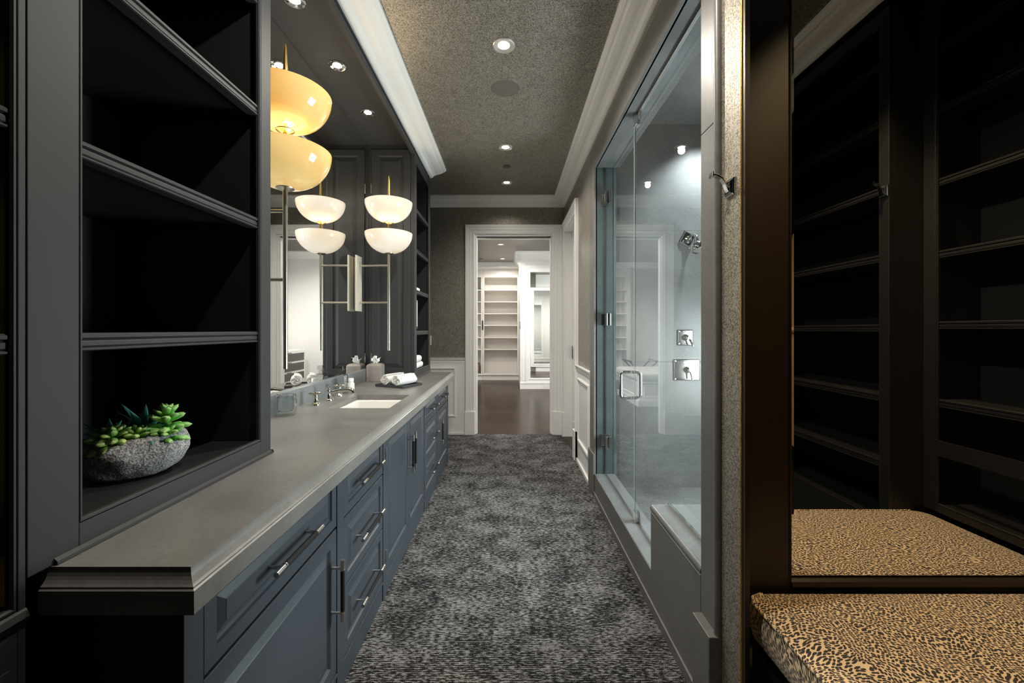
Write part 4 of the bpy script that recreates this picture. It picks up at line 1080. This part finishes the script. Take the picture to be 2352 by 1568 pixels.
def hook(label, base, dirx, diry, mat='chrome'):
    """square rosette on a wall facing (dirx, diry), flat curved arm rising outward"""
    x, y, z = base; t = thing('robe_hook', label, 'hook', base, 'robe hooks')
    d = Vector((dirx, diry, 0)); w = Vector((-diry, dirx, 0))
    def P(o, s, h): q = Vector(base) + d * o + w * s; return (q.x, q.y, q.z + h)
    MB().rings(lambda u, v, dd: P(dd, u, v), -0.024, 0.024, -0.026, 0.026, [(0, 0), (0, 0.005), (0.005, 0.008), (0.009, 0.012)]).build('rosette', mat, t, bevel=0.001)
    pts = [(0.010, -0.018), (0.016, -0.004), (0.022, 0.012), (0.032, 0.026), (0.046, 0.034), (0.058, 0.036)]
    m = MB(); vs = []; fs = []
    for (o, h) in pts:
        for s, th in ((-0.009, 0), (0.009, 0), (0.009, 0.005), (-0.009, 0.005)): vs.append(P(o - th * 0.6, s, h + th * 0.8))
    for i in range(len(pts) - 1):
        for k in range(4): fs.append((i * 4 + k, i * 4 + (k + 1) % 4, i * 4 + 4 + (k + 1) % 4, i * 4 + 4 + k))
    fs += [(0, 1, 2, 3), tuple(range(len(vs) - 4, len(vs)))]
    m.add(vs, fs).build('arm', mat, t, bevel=0.001)
    MB().box(0, 0.004, -0.012, 0.012, 0, 0.016).xform(Matrix.Translation(P(0.056, 0, 0.030)) @ Matrix.Rotation(math.atan2(diry, dirx), 4, 'Z')).build('tip', mat, t, bevel=0.001)
hook('chrome robe hook on the glitter papered wall return', (0.655, 1.222, 1.276 + 0.417), -1, 0)
hook('chrome robe hook on the black-brown bookcase stile', (1.69, 0.712, 1.276 + 0.62), -1, 0)
# tan robe hanging against the dark bookcase
rbx = thing('hanging_robe', 'tan terry robe hanging against the dark bookcase', 'robe', (1.62, -0.16, 1.88))
V = []; F = []; NZ, NA = 14, 22
for j in range(NZ + 1):
    t_ = j / NZ; zz = 1.88 - 1.33 * t_
    wy = 0.05 + 0.13 * min(1, t_ * 3) + 0.05 * t_; wx = 0.035 + 0.03 * min(1, t_ * 3)
    if 0.42 < t_ < 0.5: wy *= 0.82; wx *= 0.8
    for i in range(NA):
        a = 2 * math.pi * i / NA; fold = 1 + 0.10 * math.sin(a * 5 + 2 * t_) * t_
        V.append((1.612 + wx * math.cos(a) * fold, -0.16 + wy * math.sin(a) * fold, zz))
for j in range(NZ):
    for i in range(NA): F.append((j * NA + i, j * NA + (i + 1) % NA, (j + 1) * NA + (i + 1) % NA, (j + 1) * NA + i))
F += [tuple(range(NA)), tuple(range(NZ * NA, (NZ + 1) * NA))]
MB().add(V, F).build('body', 'tan_robe', rbx, smooth=True)
MB().tube([(1.612 + 0.060 * math.cos(a), -0.16 + 0.165 * math.sin(a), 1.27) for a in [2 * math.pi * k / 20 for k in range(21)]], 0.018, 8).build('belt', 'tan_robe', rbx, smooth=True)
downlight('recessed_downlight', 'warm recessed downlight above the cheetah print bench', 1.22, 0.86, ZC, 0.062, 'lamp_on', P_NOOK, None, col=(1.0, 0.74, 0.40), spot=84, blend=0.5)

# ------------------------------------------------------------------ dressing room beyond the doorway
CZ = 2.93
cf = struct(MB().box(-2.6, 2.6, YW + 0.005, 10.9, -0.06, -0.012).build('floor_dressing', 'dark_gap'), 'dark stained plank floor of the dressing room', 'floor')
pw = 0.165
me = None; y = YW + 0.006; k = 0
while y < 10.6:
    if me is None:
        me = MB().box(-2.55, 2.55, 0, pw - 0.003, -0.012, 0.0).mesh('plank', 'wood')
    o = bpy.data.objects.new('plank', me); COL.objects.link(o); o.parent = cf; o.location = (0, y, 0)
    y += pw; k += 1
struct(MB().box(-2.6, 2.6, YW + 0.1, 10.9, CZ, CZ + 0.1).build('ceiling_dressing', 'paper_closet'))
struct(MB().box(-2.6, -2.5, YW + 0.1, 10.9, 0, CZ).build('wall_dressing_left', 'white'))
struct(MB().box(2.45, 2.6, YW + 0.1, 5.5, 0, CZ).box(2.45, 2.6, 6.2, 10.9, 0, CZ).box(2.45, 2.6, 5.5, 6.2, 0, 1.2).box(2.45, 2.6, 5.5, 6.2, 2.2, CZ).build('wall_dressing_right', 'white'))
window('added_window_2', 'added white framed daylight window beside the dressing room dresser', 2.50, -1, 5.5, 6.2, 1.2, 2.2, 2)  # invented window, added to brighten the dressing room with daylight
struct(MB().box(-2.6, 2.6, 10.85, 10.95, 0, CZ).build('wall_dressing_back', 'cream'))
struct(MB().box(-2.5, -1.4, YW + 0.1, YW + 0.13, 0, CZ).box(0.80, 2.5, YW + 0.1, YW + 0.13, 0, CZ).build('wall_dressing_front', 'white'))
# back bookcases (open towards -Y)
YB = 10.42
def wbook(label, x0, x1, ox0, ox1, shelves):
    t = thing('white_bookcase', label, 'bookcase', ((x0 + x1) / 2, YB + 0.2, 0), 'white built-in bookcases')
    for a, b in ((x0, ox0), (ox1, x1)): MB().box(a, b, YB, YB + 0.022, 0.155, 2.585).build('stile', 'cream', t, bevel=0.002)
    for a, b in ((x0, ox0), (ox1, x1)):
        if b - a > 0.03:
            MB().box(a + 0.005, b - 0.005, YB - 0.012, YB, 0.14, 0.26).build('plinth_block', 'cream', t, bevel=0.002)
    for a, b in ((x0, ox0 - 0.002), (ox1 + 0.002, x1)): MB().box(a, b, YB + 0.022, YB + 0.40, 0.14, 2.62).build('side_panel', 'cream', t)
    MB().box(ox0, ox1, YB + 0.36, YB + 0.38, 0.14, 2.62).build('back_panel', 'cream', t)
    MB().box(x0, x1, YB - 0.03, YB + 0.40, 0.12, 0.155).build('bottom_panel', 'cream', t, bevel=0.003)
    MB().box(x0, x1, YB, YB + 0.40, 0.0, 0.12).build('base', 'cream', t)
    MB().box(x0, x1, YB - 0.014, YB, 0.0, 0.020).build('shoe_moulding', 'cream', t)
    MB().box(x0, x1, YB, YB + 0.40, 2.585, 2.80).build('frieze', 'cream', t)
    MB().sweep(fY(YB, -1), ox0 + 0.02, ox1 - 0.02, 2.67, 2.75, [(0, 0), (0, 0.005), (0.008, 0.008), (0.014, 0.006), (0.014, 0)]).build('panel_moulding', 'cream', t)
    for z in shelves:
        MB().box(ox0, ox1, YB + 0.005, YB + 0.36, z - 0.026, z).build('shelf', 'cream', t, bevel=0.003)
    return t
ZSH = (2.277, 1.98, 1.683, 1.386, 1.078, 0.78)
wbook('white built-in bookcase straight through the doorway', -0.675, 0.231, -0.635, 0.20, ZSH)
t = wbook('narrow visible white bookcase behind the doorway casing, holding a basket', -1.60, -0.679, -1.50, -0.715, ZSH)
hd = thing('bookcase_pull', 'long bronze pull between the white bookcases', 'pull handle', (-0.675, YB, 1.40))
MB().box(-0.69, -0.66, YB - 0.022, YB - 0.002, 1.26, 1.50).build('bar', 'black', hd, bevel=0.004)
bs = thing('wicker_basket', 'woven basket on the bottom shelf of the white bookcase', 'basket', (-0.86, YB + 0.15, 0.156))
MB().lathe([(0.09, 0), (0.105, 0.03), (0.115, 0.12), (0.105, 0.24), (0.095, 0.25), (0.090, 0.24)], (-0.86, YB + 0.15, 0.156), 20).build('body', 'wicker', bs, smooth=True)
MB().lathe([(0.100, 0.25), (0.106, 0.262), (0.100, 0.27), (0.001, 0.275)], (-0.86, YB + 0.15, 0.156), 20).build('lid', 'wicker', bs, smooth=True)
# crown in the dressing room, stepping around the mirror block
YBK = 8.85; XK = 0.233
struct(MB().box(-2.5, XK, 10.20, 10.5, 2.80, CZ).prism([(XK - 0.12, CZ), (XK, CZ), (XK, 2.79)], 'y', YBK - 0.1, 10.3).prism([(YBK - 0.13, CZ), (YBK - 0.13, CZ - 0.02), (YBK - 0.02, 2.80), (YBK, 2.78), (YBK, CZ)], 'x', XK - 0.10, 2.5).build('trim_6', 'white'), 'white crown moulding around the dressing room ceiling', 'crown moulding')
mb_ = thing('mirror_cabinet', 'white projecting cabinet with tall framed mirror door in the dressing room', 'cabinet', (1.0, 9.4, 0))
MB().box(XK, 2.45, YBK, 10.85, 0, 2.82).build('body', 'white', mb_)
MB().sweep(fY(YBK, -1), 0.449, 1.25, 0.235, 2.496, [(0, 0), (0, 0.012), (0.012, 0.020), (0.030, 0.020), (0.038, 0.012), (0.075, 0.012), (0.085, 0.024), (0.10, 0.024), (0.10, 0)]).build('mirror_frame', 'white', mb_)
MB().box(0.449, 1.25, YBK - 0.006, YBK - 0.001, 0.235, 2.496).build('mirror', 'mirror', mb_)
MB().sweep(fY(YBK, -1), 0.285, 0.325, 0.20, 2.52, [(0, 0), (0, 0.008), (0.008, 0.012), (0.014, 0.008), (0.014, 0)]).build('pilaster_moulding', 'white', mb_)
MB().box(XK - 0.008, 2.45, YBK - 0.018, YBK, 0, 0.115).box(XK - 0.008, 2.45, YBK - 0.026, YBK, 0.115, 0.135).build('baseboard', 'white', mb_)
MB().sweep(fY(YBK, -1), 0.36, 1.6, 2.66, 2.73, [(0, 0), (0, 0.006), (0.010, 0.010), (0.016, 0)]).build('frieze_moulding', 'white', mb_)
MB().box(XK - 0.012, XK, YBK + 0.04, YBK + 0.07, 1.28, 1.44).build('pull', 'black', mb_, bevel=0.002)
ou = thing('wall_outlet', 'white outlet plate on the dressing room baseboard', 'outlet', (0.78, YBK - 0.018, 0.06))
MB().box(0.72, 0.84, YBK - 0.022, YBK - 0.0185, 0.025, 0.095).build('plate', 'plastic', ou, bevel=0.001)
for x0 in (0.745, 0.79): MB().box(x0, x0 + 0.025, YBK - 0.024, YBK - 0.022, 0.04, 0.08).build('socket', 'plastic', ou)
# facing mirror on the room side of the door wall
fm_ = thing('dressing_mirror', 'white framed mirror facing the mirror cabinet, seen only in reflections', 'mirror', (1.25, YW + 0.13, 0.2))
MB().box(0.74, 1.60, YW + 0.131, YW + 0.137, 0.235, 2.45).build('glass', 'mirror', fm_)
MB().sweep(fY(YW + 0.130, 1), 0.74, 1.60, 0.235, 2.45, [(0, 0), (0, 0.012), (0.012, 0.020), (0.035, 0.020), (0.06, 0.012), (0.09, 0.020), (0.09, 0)]).build('mirror_frame', 'white', fm_)
# upholstered bench
bb = thing('upholstered_bench', 'white panelled bench with pale linen cushion in the dressing room', 'bench', (-1.15, 7.4, 0))
MB().box(-1.75, -0.66, 6.80, 8.1, 0, 0.10).build('base', 'white', bb, bevel=0.004)
MB().box(-1.72, -0.69, 6.83, 8.07, 0.10, 0.40).build('body', 'white', bb, bevel=0.004)
MB().sweep(fY(6.83, -1), -1.62, -0.79, 0.17, 0.33, PM).build('panel_moulding', 'white', bb)
MB().sweep(fX(-0.69, 1), 6.93, 7.97, 0.17, 0.33, PM).build('panel_moulding', 'white', bb)
MB().box(-1.76, -0.65, 6.79, 8.11, 0.385, 0.41).build('top_moulding', 'white', bb, bevel=0.006)
MB().box(-1.74, -0.63, 6.77, 8.13, 0.41, 0.55).build('cushion', 'linen', bb, bevel=0.055, seg=5)
# folding rack behind the bench
lr = thing('folding_rack', 'dark folding luggage rack behind the upholstered bench', 'rack', (-1.3, 8.7, 0))
for yy in (8.5, 8.95):
    MB().tube([(-1.6, yy, 0), (-1.02, yy, 0.62)], 0.016, 8).build('leg', 'black', lr, smooth=True)
    MB().tube([(-1.02, yy + 0.03, 0), (-1.6, yy + 0.03, 0.62)], 0.016, 8).build('leg', 'black', lr, smooth=True)
for xx in (-1.6, -1.02): MB().tube([(xx, 8.4, 0.62), (xx, 9.05, 0.62)], 0.018, 8).build('rail', 'black', lr, smooth=True)
# right hand side of the dressing room (seen in the vanity mirror)
pn = struct(MB().box(2.43, 2.45, 6.75, 8.8, 0, CZ).build('wall_dressing_panel', 'white'))
for a, b in ((6.85, 7.55), (7.75, 8.6)):
    MB().sweep(fX(2.43, -1), a, b, 0.95, 2.35, PM).build('panel_moulding', 'white', pn)
ds = thing('dresser', 'white dresser with smoked drawer fronts in the dressing room', 'dresser', (2.2, 8.0, 0))
MB().box(1.95, 2.42, 7.3, 8.6, 0, 0.86).build('body', 'white', ds, bevel=0.004)
for k in range(4):
    z0 = 0.08 + 0.19 * k
    d = MB().box(1.938, 1.95, 7.36, 8.54, z0, z0 + 0.15).build('drawer', 'smoke', ds)
    MB().tube([(1.93, 7.87, z0 + 0.165), (1.93, 8.03, z0 + 0.165)], 0.007, 8).build('pull', 'black', d, smooth=True)
va = thing('vase', 'white vase of dry branches on the dresser', 'vase', (2.15, 7.75, 0.861))
MB().lathe([(0.05, 0), (0.09, 0.06), (0.10, 0.14), (0.06, 0.24), (0.035, 0.28), (0.045, 0.31)], (2.15, 7.75, 0.861), 24).build('body', 'ceramic', va, smooth=True)
for k in range(7):
    a = k * 0.9; tip = (2.15 + 0.16 * math.cos(a), 7.75 + 0.26 * math.sin(a), 0.861 + 0.5 + 0.12 * math.sin(k * 2.1))
    mid = (2.15 + 0.05 * math.cos(a), 7.75 + 0.09 * math.sin(a), 0.861 + 0.42)
    m = MB().tube([(2.15, 7.75, 1.14), mid, tip], [0.004, 0.003, 0.0015], 6)
    for j in range(6):
        q = [mid[i] + (tip[i] - mid[i]) * (j / 5) for i in range(3)]
        m.lathe([(0.001, -0.012), (0.014, 0), (0.001, 0.014)], (q[0] + random.uniform(-.02, .02), q[1] + random.uniform(-.02, .02), q[2] + random.uniform(-.01, .02)), 6)
    m.build('branch', 'branch', va)
# dressing room lamps
DL = [('recessed dressing room downlight nearer the doorway head', -0.17, 8.06), ('recessed dressing room downlight in front of the white bookcases', -0.16, 9.70),
      ('recessed dressing room downlight over the upholstered bench', -1.4, 7.2), ('recessed dressing room downlight in front of the mirror cabinet', 1.2, 7.6), ('recessed dressing room downlight just past the doorway', 0.2, 6.2), ('recessed dressing room downlight by the dresser', 1.7, 6.4)]
for lab, x, y in DL:
    downlight('recessed_downlight', lab, x, y, CZ, 0.07, 'lamp_on', P_CLOSET * (0.45 if 'mirror cab' in lab else 0.75 if 'white book' in lab else 1.0), 'dressing room downlights', col=(1, 0.95, 0.88), spot=165)
sn = thing('ceiling_sensor', 'small dark sensor disc in the dressing room ceiling', 'sensor', (-0.66, 9.7, CZ))
MB().lathe([(0.04, 0), (0.04, -0.006), (0.001, -0.010)], (-0.66, 9.7, CZ), 20).build('disc', 'black', sn, smooth=True)
